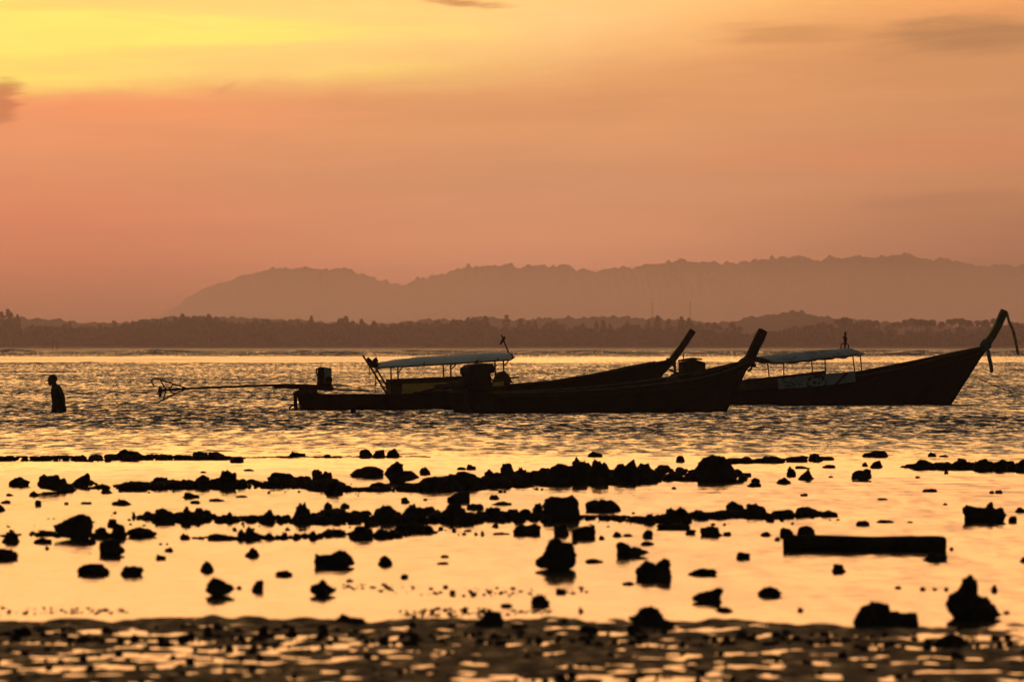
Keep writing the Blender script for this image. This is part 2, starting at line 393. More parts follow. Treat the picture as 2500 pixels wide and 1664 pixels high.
def build_sea():
    rr = [22.0]
    while rr[-1] < 3150:
        r = rr[-1]
        if r < 55: s = 0.35
        elif r < 66: s = 0.2
        elif r < 84: s = 0.13
        elif r < 190: s = 0.11
        else: s = 0.15 * (r / 190.0) ** 1.6
        rr.append(r + s)
    rr = np.array(rr)
    fine = np.arange(-8.4, 8.41, 0.054)
    out = 8.4 + np.cumsum(np.geomspace(0.06, 14, 26)); out = out[out < 92]
    th = np.radians(np.concatenate([-out[::-1], fine, out]))
    Rg, T = np.meshgrid(rr, th, indexing='ij')
    X = Rg * np.sin(T); Y = Rg * np.cos(T)
    dr = np.gradient(rr)[:, None]
    dth = np.gradient(th)[None, :]
    amp = (0.15 * sstep(Rg, 52, 64) + 0.55 * sstep(Rg, 66, 82) + 0.55 * sstep(Rg, 84, 104))
    # a slick band and a rougher far strip
    slick = sstep(Rg, 470 + 3 * np.degrees(T), 520) * (1 - sstep(Rg, 690, 790))
    slick *= 0.55 + 0.45 * sstep(-np.degrees(T), -3.0, 1.5)
    amp = amp * (1 - 0.93 * slick)
    amp = amp * (1 + 0.5 * sstep(Rg, 800, 1100))
    # gust patches
    gp = np.zeros_like(X)
    for k in range(9):
        a = rng.uniform(0.02, 0.16); ph = rng.uniform(0, 6.28); bq = rng.uniform(4, 30)
        gp += np.sin(X * a * 2 + np.log(Rg) * bq + ph)
    amp = amp * np.clip(1 + 0.16 * gp, 0.45, 1.4)
    edge = 1 - sstep(np.abs(np.degrees(T)), 8.0, 9.5)
    amp = amp * edge
    Z = np.zeros_like(X)
    N = 72
    lam = np.geomspace(0.30, 14.0, N)
    for i in range(N):
        L = lam[i] * rng.uniform(0.93, 1.07)
        ang = rng.normal(0.25, 0.55)
        k = 2 * math.pi / L
        kx, ky = k * math.sin(ang), k * math.cos(ang)
        slope = 0.052 * (1.0 if L < 0.5 else (0.5 / L) ** 1.35)
        A = slope / k
        ok = sstep(L / np.maximum(dr, 1e-3), 2.4, 4.5) * sstep(L / np.maximum(Rg * dth, 1e-3), 1.6, 3.0)
        rows = ok[:, len(th) // 2] > 0
        if not rows.any(): continue
        ph = kx * X[rows] + ky * Y[rows] + rng.uniform(0, 6.28)
        s = np.sin(ph)
        # longer waves only far out
        w = 1 + ((L / 0.6) ** 0.75) * sstep(Rg[rows], 180, 600) + (0.020 / slope * sstep(Rg[rows], 700, 850) if L > 3.5 else 0.0)
        Z[rows] += A * w * ok[rows] * (s + 0.25 * np.cos(2 * ph))
    Z *= amp
    V = np.stack([X, Y, Z], 2).reshape(-1, 3)
    o = mesh_np('sea_water', V, grid_quads(len(rr), len(th)), M['water'])
    o['kind'] = 'structure'
    print('SEA', X.shape)
build_sea()

# ------------------------------------------------------------------ wet tidal flat in front
def noise2(X, Y, n, lmin, lmax, seed, aniso=1.0):
    g = np.random.default_rng(seed); Z = np.zeros_like(X)
    for i in range(n):
        L = math.exp(g.uniform(math.log(lmin), math.log(lmax))); a = g.uniform(0, 6.28)
        k = 2 * math.pi / L
        Z += (L / lmax) ** 0.6 * np.sin(k * math.cos(a) * X + k * math.sin(a) * Y * aniso + g.uniform(0, 6.28))
    return Z / math.sqrt(n)

def build_flat():
    xs = np.arange(-4.2, 4.2001, 0.0175)
    ox = 4.2 + np.cumsum(np.geomspace(0.03, 8, 26))
    xs = np.concatenate([-ox[::-1], xs, ox])
    ys = [-60.0, -30, -12, -4, 2, 7, 11, 14, 17, 19, 20.5, 21.5]
    while ys[-1] < 34.5: ys.append(ys[-1] + (0.05 if ys[-1] > 24 else 0.12))
    ys += [36, 39, 45]
    ys = np.array(ys)
    Y, X = np.meshgrid(ys, xs, indexing='ij')
    edge_y = 31.4 + 0.35 * np.sin(X * 0.9 + 0.6) + 0.25 * np.sin(X * 2.3) - 0.9 * sstep(X, -1.0, 1.2) + 0.25 * sstep(X, 1.5, 3.0)
    wp = 0.25 * np.sin(X * 1.3 + 0.4) + 0.15 * np.sin(X * 3.1 + 1.0)
    rip = np.sin((Y + wp) * 2 * math.pi / 0.93) + 0.5 * np.sin((Y * 1.0 - wp * 1.3) * 2 * math.pi / 0.57 + 1.0)
    h = 0.0046 + 0.0022 * rip + 0.0085 * noise2(X * 0.6, Y, 46, 0.10, 0.5, 3, 0.45) + 0.0075 * noise2(X * 0.55, Y, 60, 0.05, 0.16, 4, 0.25) + 0.005 * noise2(X, Y, 12, 0.8, 3.0, 5, 0.5)
    edge_y = edge_y + 0.35 * noise2(X, Y * 0 + 3.3, 20, 0.25, 1.2, 8)
    h += 0.0055 * (1 + 1.0 * noise2(X, Y, 16, 0.2, 0.8, 9)) * sstep(Y, edge_y - 1.1, edge_y - 0.35) * (1 - sstep(Y, edge_y - 0.3, edge_y))
    h += 0.030 * (1 - sstep(Y, 14, 24))
    h -= 0.10 * sstep(Y, edge_y - 0.25, edge_y + 0.5)
    V = np.stack([X, Y, h], 2).reshape(-1, 3)
    o = mesh_np('tidal_flat', V, grid_quads(len(ys), len(xs)), M['mud'])
    o['kind'] = 'structure'
    print('FLAT', X.shape)
build_flat()

# ------------------------------------------------------------------ far land, hills, rises
def prof(pts, x):
    return np.interp(x, [p[0] for p in pts], [p[1] for p in pts])

mesh_np('shore_land', [(-1500, 3000, 0.0), (1500, 3000, 0.0), (1500, 3012, 1.0), (-1500, 3012, 1.0)], [(0, 1, 2, 3)], M['land'])['kind'] = 'structure'
mesh_np('far_plain', [(-3500, 3012, 1.004), (3500, 3012, 1.004), (3500, 13500, 1.004), (-3500, 13500, 1.004)], [(0, 1, 2, 3)], M['land'])['kind'] = 'structure'

def ridge(name, pts, d, depth, step, bump, bl, mat, kind, seed, x0=-400, x1=2900):
    xs = np.arange((x0 - 1250) / FPX * d, (x1 - 1250) / FPX * d, step)
    ts = np.linspace(-1, 1, 15)
    T, X = np.meshgrid(ts, xs, indexing='ij')
    px = X / d * FPX + 1250
    H = EYE - (prof(pts, px) - HZ) / FPX * d
    H = np.maximum(H, 0.5)
    g = np.random.default_rng(seed)
    cr = np.zeros_like(X)
    for r in range(len(ts)):
        for L, a in ((bl * 3, 0.5), (bl * 1.4, 0.6), (bl * 0.8, 0.7)):
            k = g.normal(0, 1, len(xs)); w = max(1, int(L / step / 2))
            k = np.convolve(k, np.hanning(2 * w + 3), 'same'); k /= k.std(); cr[r] += a * k
    Hn = H * np.clip(1 - np.abs(T) ** 1.6, 0, 1) + bump * cr * np.clip(1.2 - np.abs(T), 0, 1) * np.clip(H / 30.0, 0.15, 1)
    V = np.stack([X, d + T * depth, np.maximum(Hn, 0.0)], 2).reshape(-1, 3)
    o = mesh_np(name, V, grid_quads(len(ts), len(xs)), mat, smooth=True); o['kind'] = kind
    return o
HILL = [(-400, 842), (300, 800), (400, 772), (440, 745), (490, 710), (540, 690), (600, 670), (660, 657), (720, 650), (760, 653), (790, 659), (840, 653), (880, 666), (920, 680), (960, 691), (985, 693), (1020, 682), (1080, 667), (1140, 650), (1200, 647), (1270, 650), (1330, 648), (1400, 654), (1450, 661), (1500, 657), (1560, 650), (1620, 642), (1670, 634), (1720, 642), (1790, 642), (1840, 634), (1900, 630), (1950, 625), (2000, 632), (2060, 628), (2130, 627), (2190, 619), (2240, 629), (2300, 633), (2360, 643), (2420, 650), (2500, 644), (2700, 640), (2900, 660)]
ridge('hill', HILL, 9500, 900, 2.6, 2.2, 5.0, M['hill'], 'structure', 1)
RISE = [(-400, 780), (0, 779), (150, 781), (210, 790), (330, 786), (450, 774), (600, 777), (800, 786), (900, 791), (1150, 777), (1300, 779), (1420, 775), (1500, 771), (1600, 776), (1750, 789), (1810, 780), (1880, 768), (1900, 763), (1930, 760), (1965, 762), (1985, 770), (2050, 778), (2120, 784), (2200, 790), (2300, 794), (2500, 797), (2900, 790)]
ridge('wooded_rise', RISE, 4700, 260, 1.6, 1.2, 4.0, M['hill'], 'structure', 2)

# ------------------------------------------------------------------ air
def vol_box(name, lo, hi, dens, col, g):
    vs = [(x, y, z) for x in (lo[0], hi[0]) for y in (lo[1], hi[1]) for z in (lo[2], hi[2])]
    me = bpy.data.meshes.new(name)
    me.from_pydata(vs, [], [(0, 1, 3, 2), (4, 6, 7, 5), (0, 4, 5, 1), (2, 3, 7, 6), (0, 2, 6, 4), (1, 5, 7, 3)])
    return vol_mesh(name, me, dens, col, g)
def vol_mesh(name, me, dens, col, g):
    m = bpy.data.materials.new(name); m.use_nodes = True
    n = m.node_tree.nodes; n.clear()
    v = n.new('ShaderNodeVolumePrincipled'); v.inputs['Density'].default_value = dens
    v.inputs['Color'].default_value = (*col, 1); v.inputs['Anisotropy'].default_value = g
    o = n.new('ShaderNodeOutputMaterial'); m.node_tree.links.new(v.outputs[0], o.inputs['Volume'])
    me.materials.append(m)
    bm = bmesh.new(); bm.from_mesh(me); bmesh.ops.recalc_face_normals(bm, faces=bm.faces[:]); bm.to_mesh(me); bm.free()
    ob = bpy.data.objects.new(name, me); COL.objects.link(ob); ob['kind'] = 'stuff'
    return ob
vol_box('haze', (-4200, -500, -1.7), (4200, 13800, 230), AIR_D, (0.68, 0.63, 1.0), 0.86)

# low mist lying on the plain in front of the hills, thinning out upwards
me = bpy.data.meshes.new('mist')
me.from_pydata([(x, y, z) for x in (-3000, 3000) for y, z in ((5600, 1.3), (8300, 1.3), (7000, 105.0))], [], [(0, 1, 2), (3, 5, 4), (0, 3, 4, 1), (1, 4, 5, 2), (2, 5, 3, 0)])
vol_mesh('mist', me, 0.0008, (0.68, 0.63, 1.0), 0.86)
# ================================================================== BOATS
class Boat:
    """local frame: l along the keel to the bow, w to the far side, h up from the water"""
    def __init__(self, name, px0, pyw, yaw, **k):
        self.d0 = dist(pyw); self.psi = R(yaw)
        self.X0 = (px0 - 1250) / FPX * self.d0
        self.root = empty(name, (self.X0, self.d0, 0), self.psi, **k)
    def L(self, px, py, w=0.0):
        c, s = math.cos(self.psi), math.sin(self.psi); k = (px - 1250) / FPX
        l = (k * (self.d0 + w * c) - self.X0 + w * s) / (c - k * s)
        D = self.d0 + l * s + w * c
        return Vector((l, w, EYE - (py - HZ) / FPX * D))

def hull(b, stations, matl, post_cut=None):
    """stations: (px at sheer, py of sheer, px at waterline, half beam at sheer, half beam at waterline)"""
    n = len(stations); rings = []
    # interpolate to more stations
    ts = np.linspace(0, n - 1, (n - 1) * 4 + 1); A = np.array(stations, float)
    for t in ts:
        r = [np.interp(t, range(n), A[:, k]) for k in range(5)]
        sh = b.L(r[0], r[1]); wl = b.L(r[2], HZ + 1, 0)  # only l is used
        lw = wl.x; hs = sh.z; bs, bw = r[3], r[4]
        def P(w, h):
            f = (hs - h) / hs
            return Vector((sh.x + (lw - sh.x) * f, w, h))
        th = min(0.045, bs * 0.45)
        pts = []
        out = [(bs, hs), (bs * 0.97 + bw * 0.03, hs * 0.8), (bs * 0.6 + bw * 0.4, hs * 0.45), (bw, 0.0), (bw * 0.72, -0.16), (bw * 0.3, -0.26), (0, -0.30)]
        for w, h in out: pts.append(P(-w, h))
        for w, h in out[-2::-1]: pts.append(P(w, h))
        fl = max(0.10, hs - 0.30)
        inn = [(max(bs - th, 0.01), hs - 0.004), (max(bs * 0.85 - th, 0.008), fl)]
        for w, h in inn: pts.append(P(w, h))
        for w, h in inn[::-1]: pts.append(P(-w, h))
        rings.append(pts)
    m = MB(); m.loft(rings, True, False)
    o = m.build('hull', matl, b.root)
    return rings

def rail_along(b, name, pts, half, rad, mat, both=True):
    """a rub rail / gunwale batten on the sides: pts (px, py, half beam)"""
    for sgn in ((-1, 1) if both else (-1,)):
        m = MB(); path = []
        for px, py, hb in pts:
            p = b.L(px, py); path.append(Vector((p.x, sgn * (hb + rad * 0.6), p.z)))
        m.tube(path, rad, 6)
        m.build(name, mat, b.root)

def prow(b, path, sizes, width, mat, name='prow_post'):
    """tapered timber along a path of pixels; sizes = thickness in the side view (m)"""
    P = [b.L(*p) for p in path]; rings = []
    for i, p in enumerate(P):
        d = (P[min(i + 1, len(P) - 1)] - P[max(i - 1, 0)]); d.y = 0; d.normalize()
        nrm = Vector((-d.z, 0, d.x)); t = sizes[i] / 2; w = width[i] / 2; c = 0.78
        rings.append([p + nrm * a * t + Vector((0, e * w, 0)) for a, e in ((1, -c), (1, c), (c, 1), (-c, 1), (-1, c), (-1, -c), (-c, -1), (c, -1))])
    m = MB(); m.loft(rings, True, False)
    return m.build(name, mat, b.root)

def wrap(b, path, rad, name, mat):
    m = MB(); m.tube([b.L(*p) if len(p) < 4 else p for p in path], rad, 8)
    return m.build(name, mat, b.root)

def arch_canopy(b, top, bot, half, matl, droop=0.0, n_x=26, n_w=9, name='canopy', rag=0.012, seed=1):
    """cloth roof arched over the boat: top and bottom edge profiles in pixels"""
    g = random.Random(seed)
    x0, x1 = top[0][0], top[-1][0]; rings = []
    for i in range(n_x + 1):
        px = x0 + (x1 - x0) * i / n_x
        yt = np.interp(px, [p[0] for p in top], [p[1] for p in top]); yb = np.interp(px, [p[0] for p in bot], [p[1] for p in bot])
        t = b.L(px, yt); lo = b.L(px, yb); outer = []; inner = []
        for j in range(n_w + 1):
            a = -1 + 2 * j / n_w
            f = math.sqrt(max(0.0, 1 - abs(a) ** 2.6))
            z = lo.z + (t.z - lo.z) * f + rag * g.uniform(-1, 1) * (1 if 0 < i < n_x else 0)
            if j in (0, n_w): z += 0.014 * math.sin(i * 2 * math.pi / 5.0) - 0.004
            outer.append(Vector((t.x, a * half, z)))
            inner.append(Vector((t.x, a * (half - 0.012), z - 0.012)))
        rings.append(outer + inner[::-1])
    m = MB(); m.loft(rings, True, True)
    return m.build(name, matl, b.root)

def bar(b, parent, name, p, q, r, mat, w0=0.0, w1=None):
    m = MB(); m.tube([b.L(*p, w0), b.L(*q, w0 if w1 is None else w1)], r, 7)
    return m.build(name, mat, parent)

def two_posts(b, name, pairs, r, mat, w):
    """pairs: (px top, py top, px foot, py foot, side)"""
    for x0, y0, x1, y1, s in pairs:
        bar(b, b.root, name, (x0, y0), (x1, y1), r, mat, s * w)

# ------------------------------------------------------------------ boat on the left, long tail lifted clear of the water
A = Boat('longtail_boat', 717, 1002, 6.5, label='black longtail boat with rounded white canvas roof and propeller tail raised clear of water', cat='boat', group='longtail boats moored side by side')
hull(A, [(727, 957, 736, 0.42, 0.30), (768, 957, 772, 0.60, 0.46), (790, 962, 792, 0.66, 0.52), (960, 961, 960, 0.74, 0.60), (1110, 953, 1110, 0.76, 0.62), (1232, 941, 1228, 0.74, 0.58), (1350, 931, 1340, 0.68, 0.50), (1443, 916, 1420, 0.56, 0.36), (1526, 900, 1486, 0.40, 0.20), (1590, 888, 1535, 0.22, 0.08), (1640, 879, 1566, 0.05, 0.02)], M['tarhull'])
rail_along(A, 'gunwale_rail', [(1000, 958, .75), (1110, 952, .76), (1232, 941, .74), (1350, 931, .68), (1443, 916, .56), (1526, 900, .40), (1590, 888, .22), (1632, 880, .07)], 0, 0.022, M['darkwood'])
prow(A, [(1617, 905), (1640, 880), (1662, 851), (1680, 824), (1692, 806)], [0.16, 0.17, 0.155, 0.15, 0.15], [0.08, 0.11, 0.12, 0.13, 0.12], M['wood'])
m = MB(); m.tube([A.L(1626, 878), A.L(1640, 885), A.L(1648, 890)], 0.06, 8); m.tube([A.L(1624, 884, -.05), A.L(1643, 880, -.08), A.L(1650, 876, 0)], 0.035, 8)
m.build('rope_binding', M['rope'], A.root)
m = MB(); m.tube([A.L(1647, 887), A.L(1648, 900), A.L(1646, 912)], [0.03, 0.028, 0.02], 6); m.build('hanging_cloth', M['rope'], A.root)
# lighter board on the foredeck
m = MB(); m.loft([[A.L(px, py, w) + Vector((0, 0, dz)) for w, dz in ((-hb, 0.012), (hb, 0.012), (hb, 0.05), (-hb, 0.05))] for px, py, hb in ((1490, 907, .40), (1540, 897, .32), (1600, 886, .14))])
m.build('foredeck', M['wood'], A.root)
# stern post and steering irons
prow(A, [(721, 958), (721, 975), (722, 1004)], [0.085, 0.08, 0.075], [0.09, 0.08, 0.06], M['darkwood'], 'stern_post')
prow(A, [(717, 962), (727, 956), (740, 954), (760, 955)], [0.06, 0.07, 0.07, 0.06], [0.5, 0.8, 1.0, 1.1], M['darkwood'], 'stern_cap')
m = MB(); m.tube([A.L(700, 1003), A.L(706, 1000), A.L(708, 994), A.L(713, 990), A.L(720, 990)], 0.022, 7); m.build('mooring_hook', M['metal'], A.root)
m = MB(); m.tube([A.L(724, 994), A.L(734, 994)], 0.012, 6); m.build('pintle', M['metal'], A.root)

def engine_long(b, box, pivot, shaft, guards, prop, tillers, tank=None, w=0.0, matl=None, extras=()):
    """box = px x0, x1, y0, y1 of the motor block"""
    matl = matl or M['engine']
    x0, x1, y0, y1 = box
    a = b.L(x0, y1, w); c = b.L(x1, y0, w); W_, H_ = c.x - a.x, c.z - a.z
    m = MB(); cx, cz = (a.x + c.x) / 2, (a.z + c.z) / 2
    m.box((cx, w, a.z + H_ * 0.36), (W_ * 0.80, 0.34, H_ * 0.72))
    m.box((cx - W_ * 0.02, w, a.z + H_ * 0.78), (W_ * 0.74, 0.26, H_ * 0.36))
    m.box((cx + W_ * 0.04, w, a.z + H_ * 0.10), (W_ * 0.95, 0.42, H_ * 0.18))
    for i in range(5): m.box((cx - W_ * 0.28 + i * W_ * 0.14, w - 0.18, a.z + H_ * 0.5), (W_ * 0.05, 0.05, H_ * 0.5))
    m.cyl((cx + W_ * .30, w - .22, a.z + H_ * .34), (cx + W_ * .30, w + .22, a.z + H_ * .34), H_ * 0.20)
    m.cyl((cx - W_ * .18, w, a.z + H_ * .9), (cx - W_ * .18, w, a.z + H_ * 1.02), W_ * .12)
    e = m.build('engine', matl, b.root, bevel=0.008)
    # exhaust, air filter, flywheel guard
    m = MB(); m.tube([(a.x + W_ * .08, w - .12, a.z + H_ * .55), (a.x - W_ * .02, w - .12, a.z + H_ * .70), (a.x, w - .12, a.z + H_ * .93), (a.x + W_ * .14, w - .12, a.z + H_ * .95), (a.x + W_ * .5, w - .10, a.z + H_ * .95)], 0.017, 7); m.build('exhaust_pipe', M['metal'], e)
    m = MB(); m.cyl((cx + W_ * .06, w + .02, a.z + H_ * .88), (cx + W_ * .06, w + .02, a.z + H_ * 1.0), W_ * .2); m.build('air_filter', matl, e)
    if tank:
        tx0, tx1, ty0, ty1 = tank; p = b.L(tx0, ty1, w); q = b.L(tx1, ty0, w)
        m = MB(); m.box(((p.x + q.x) / 2, w - .06, (p.z + q.z) / 2), (q.x - p.x, 0.30, q.z - p.z)); m.build('fuel_tank', M['tank'], e, bevel=0.03)
    # pivot and frame
    m = MB(); pv = b.L(*pivot, w)
    m.box((pv.x, w, pv.z - .02), (0.42, 0.20, 0.11)); m.tube([pv + Vector((0, 0, -.16)), pv + Vector((0, 0, .06))], [0.10, 0.05], 8); m.build('engine_mount', M['metal'], b.root)
    if shaft:
        m = MB(); m.tube([b.L(*p, w) for p in shaft], 0.027, 8); s = m.build('drive_shaft', M['metal'], b.root)
        for gpath in guards:
            m = MB(); m.tube([b.L(*p, w) for p in gpath], 0.017, 6); m.build('propeller_guard', M['metal'], s)
        if prop:
            pc = b.L(*prop, w); m = MB(); m.tube([pc + Vector((-.05, 0, 0)), pc + Vector((.06, 0, 0))], [0.025, 0.035], 8)
            for k in range(3):
                t = 2 * math.pi * k / 3 + 0.5
                d = Vector((0, math.cos(t), math.sin(t))); q = Vector((0, -math.sin(t), math.cos(t)))
                pts = [pc + d * r_ + q * s_ * w_ + Vector((s_ * 0.03 + th, 0, 0)) for th in (-.004, .004) for r_, w_, s_ in ((.02, .02, -1), (.02, .02, 1), (.10, .055, 1), (.15, .02, 1), (.15, .02, -1), (.10, .055, -1))]
                m.add(pts, [(5, 4, 3, 2, 1, 0), (6, 7, 8, 9, 10, 11)] + [(i, (i + 1) % 6, (i + 1) % 6 + 6, i + 6) for i in range(6)])
            m.build('propeller', M['metal'], s)
    for tp in tillers:
        m = MB(); m.tube([b.L(*p, w) for p in tp], 0.019, 7); m.build('tiller', M['metal'], b.root)
    return e

engine_long(A, (772, 808, 896, 943), (752, 951), [(394, 952), (455, 948), (664, 940), (765, 943)],
    [[(455, 947), (418, 935), (391, 926), (376, 924), (369, 928), (371, 934), (377, 943)], [(455, 949), (425, 962), (399, 975), (384, 983), (369, 984)], [(391, 927), (406, 951), (399, 974)], [(423, 938), (411, 951), (424, 961)]],
    (391, 953), [[(765, 947), (820, 951), (902, 953)], [(806, 940), (848, 941)]], tank=(790, 808, 897, 932))
m = MB(); m.loft([[A.L(px, py, w) for w in (-.09, .09) for py in ((y0, y1) if w < 0 else (y1, y0))] for px, y0, y1 in ((664, 938, 942), (672, 938, 948), (700, 936, 948), (735, 937, 950), (765, 938, 952), (800, 940, 953), (815, 944, 953))])
m.build('engine_frame', M['metal'], A.root, bevel=0.006)
m = MB(); m.tube([A.L(769, 928), A.L(760, 922), A.L(750, 922)], 0.008, 5); m.build('throttle_lever', M['metal'], A.root)

# cabin
def panel(b, name, corners, w, th, mat, parent=None):
    """board seen from the side: corners clockwise in pixels at side w"""
    P = [b.L(x, y, w) for x, y in corners]; n = len(P); m = MB()
    m.add(P + [p + Vector((0, th, 0)) for p in P], [tuple(range(n)), tuple(range(2 * n - 1, n - 1, -1))] + [(i, (i + 1) % n, (i + 1) % n + n, i + n) for i in range(n)])
    return m.build(name, mat, parent or b.root, bevel=0.006)
for s in (-1, 1):
    panel(A, 'cabin_side', [(957, 925), (1062, 920), (1136, 918), (1136, 942), (982, 946), (982, 968), (957, 968)], s * .69 - .02, .04, M['darkwood'])
    panel(A, 'cabin_board', [(982.5, 937), (1110, 932), (1110, 966), (982.5, 970)], s * .70 - .02, .03, M['yellow'])
    panel(A, 'cabin_board', [(1152, 942), (1230, 929), (1230, 957), (1153, 961)], s * .70 - .02, .03, M['yellow'])
    panel(A, 'cabin_rail', [(1090, 919), (1136, 917), (1215, 912), (1215, 914), (1136, 919), (1090, 921)], s * .69 - .02, .03, M['metal'])
panel(A, 'bulkhead', [(955, 925), (959, 925), (959, 968), (955, 968)], -.67, 1.34, M['darkwood'])
panel(A, 'deck_step', [(1228, 927), (1246, 925), (1240, 937), (1229, 944)], -.6, 1.2, M['darkwood'])
# canopy and its pipe frame
top = [(921, 885), (977, 876), (1028, 871), (1100, 867), (1158, 863), (1211, 859.5), (1238, 861), (1249, 867)]
bot = [(921, 897), (956, 894), (1035, 890), (1115, 885), (1211, 879), (1249, 874)]
arch_canopy(A, top, bot, 0.70, M['canvas'])
for s in (-1, 1):
    m = MB(); m.tube([A.L(px, py, s * .715) for px, py in ((921, 898), (956, 896), (1035, 892), (1115, 887), (1211, 881), (1245, 879), (1251, 875), (1252, 868), (1246, 863))], 0.018, 7); m.build('canopy_rail', M['metal'], A.root)
two_posts(A, 'canopy_post', [(954, 896, 956, 962, -1), (971, 894, 972, 926, 1), (1082, 889, 1083, 922, -1), (1100, 887, 1101, 926, 1), (1208, 881, 1210, 918, -1), (1229, 879, 1230, 915, 1)], 0.019, M['metal'], 0.70)
for p, q, s in (((984, 895), (972, 909), 1), ((1114, 888), (1101, 902), 1), ((1242, 880), (1230, 893), 1)):
    bar(A, A.root, 'brace', p, q, 0.013, M['metal'], s * 0.70)
for px, py in ((1035, 889), (1166, 882), (1215, 878)):
    m = MB(); c = A.L(px, py, -.715); m.tube([c + Vector((0, 0, -.03)), c + Vector((0.01, 0, .05))], 0.012, 6); m.build('tie', M['rope'], A.root)
# slanted ladder at the back with gear lashed to its top
def lad_bar(name, pts, r, mat):
    m = MB(); m.tube(pts, r, 7); return m.build(name, mat, A.root)
lad_bar('ladder_rail', [A.L(886, 868, -.22), A.L(904, 895, -.22), A.L(944, 961, -.22)], 0.022, M['metal'])
lad_bar('ladder_rail', [A.L(904, 883, .22), A.L(920, 902, .22), A.L(955, 960, .22)], 0.022, M['metal'])
for p, q in (((912, 908), (923, 906)), ((925, 929), (936, 927)), ((936, 946), (946, 944))):
    lad_bar('rung', [A.L(*p, -.22), A.L(*q, .22)], 0.016, M['metal'])
bar(A, A.root, 'rail', (930, 933), (956, 933), 0.012, M['metal'], 0.2); bar(A, A.root, 'rail', (944, 943), (956, 943), 0.012, M['metal'], 0.2)
m = MB(); m.ball(A.L(901, 884), .05, .16, .09); m.tube([A.L(897, 873), A.L(904, 884), A.L(913, 892), A.L(919, 896)], [.03, .06, .065, .03], 8); m.tube([A.L(910, 888), A.L(915, 880), A.L(919, 873), A.L(919.5, 880), A.L(916, 890)], [.05, .05, .025, .04, .03], 8); m.tube([A.L(919, 884), A.L(919, 897)], [.05, .03], 8)
m.build('lashed_tarpaulin', M['net'], A.root)
m = MB(); m.tube([A.L(901, 893, -.24), A.L(902, 908, -.24), A.L(899, 913, -.24), A.L(901, 917, -.24), A.L(905, 915, -.24), A.L(902, 908, -.24)], 0.009, 5); m.build('rope_loop', M['rope'], A.root)
m = MB(); m.tube([A.L(918, 897, -.2), A.L(917, 930, -.2), A.L(918, 934, -.2), A.L(915.5, 942, -.2), A.L(916, 956, -.2)], [.009, .009, .022, .012, .009], 6); m.build('hanging_rope', M['rope'], A.root)
# flag stick at the front of the canopy
fs = bar(A, A.root, 'flag_stick', (1243, 864), (1224, 817), 0.016, M['metal'], 0.1)
m = MB(); m.tube([A.L(1232, 822, .1), A.L(1227, 831, .08), A.L(1221, 841, .08)], [.03, .035, .02], 7); m.build('furled_flag', M['net'], A.root)
# heap of net on deck
m = MB(); c = A.L(1226, 925, .1); m.ball(c + Vector((0, 0, -.02)), .20, .45, .20, 14, 8); m.ball(c + Vector((.02, 0, .02)), .12, .3, .16, 12, 7)
m.loft([[c + Vector((r * math.cos(t), r * 1.6 * math.sin(t), z)) for t in [k * math.pi / 8 for k in range(16)]] for r, z in ((.27, -.09), (.20, .0), (.11, .10), (.05, .165))], True, True)
tag(m.build('fishing_net', M['net'], None), 'dark heap of fishing net under front end of rounded white canopy', 'fishing net')
bpy.data.objects['fishing_net'].location = A.root.location; bpy.data.objects['fishing_net'].rotation_euler = A.root.rotation_euler

# ------------------------------------------------------------------ boat in front, no canopy
B = Boat('longtail_boat', 1118, 1011, 26, label='dark open longtail boat without a roof, nearest of the three, broad plain prow post', cat='boat', group='longtail boats moored side by side')
hull(B, [(1136, 958, 1150, 0.50, 0.36), (1172, 960, 1182, 0.66, 0.50), (1300, 957, 1300, 0.80, 0.62), (1450, 949, 1446, 0.84, 0.64), (1600, 933, 1590, 0.80, 0.56), (1664, 923, 1645, 0.74, 0.46), (1719, 912, 1690, 0.62, 0.32), (1774, 897, 1730, 0.42, 0.16), (1805, 888, 1752, 0.24, 0.07), (1832, 878, 1772, 0.06, 0.02)], M['greenhull'])
rail_along(B, 'rub_rail', [(1180, 965, .67), (1300, 964, .79), (1450, 959, .82), (1600, 948, .77), (1664, 940, .70), (1719, 928, .58), (1774, 912, .38), (1812, 896, .16)], 0, 0.026, M['darkwood'])
rail_along(B, 'gunwale_rail', [(1172, 959, .66), (1300, 956, .80), (1450, 948, .84), (1600, 932, .80), (1664, 922, .74), (1719, 911, .62), (1774, 896, .42), (1805, 887, .24), (1826, 880, .10)], 0, 0.020, M['wood'])
prow(B, [(1806, 905), (1830, 876), (1843, 848), (1855, 824), (1863, 806)], [0.20, 0.215, 0.195, 0.20, 0.18], [0.10, 0.14, 0.15, 0.17, 0.16], M['darkwood'])
m = MB(); m.tube([B.L(1800, 890), B.L(1812, 878), B.L(1824, 872), B.L(1834, 873)], [0.03, 0.035, 0.05, 0.05], 8)
m.tube([B.L(1801, 889, -.06), B.L(1808, 880, -.1), B.L(1820, 875, -.12), B.L(1836, 880, -.10), B.L(1842, 890, 0)], 0.03, 7)
m.ball(B.L(1826, 884), .17, .13, .10); m.ball(B.L(1840, 892), .06, .05, .045); m.tube([B.L(1830, 886), B.L(1836, 894), B.L(1832, 903), B.L(1826, 905)], 0.028, 7)
m.build('rope_binding', M['rope'], B.root)
m = MB(); m.tube([B.L(1825, 884, .02), B.L(1842, 890, .04)], [.03, .035], 8); m.build('bow_peg', M['darkwood'], B.root)
m = MB(); m.loft([[B.L(px, py, w) + Vector((0, 0, dz)) for w, dz in ((-hb, 0.0), (hb, 0.0), (hb, 0.035), (-hb, 0.035))] for px, py, hb in ((1690, 917, .55), (1740, 906, .42), (1790, 892, .22), (1812, 885, .1))])
m.build('foredeck', M['wood'], B.root)
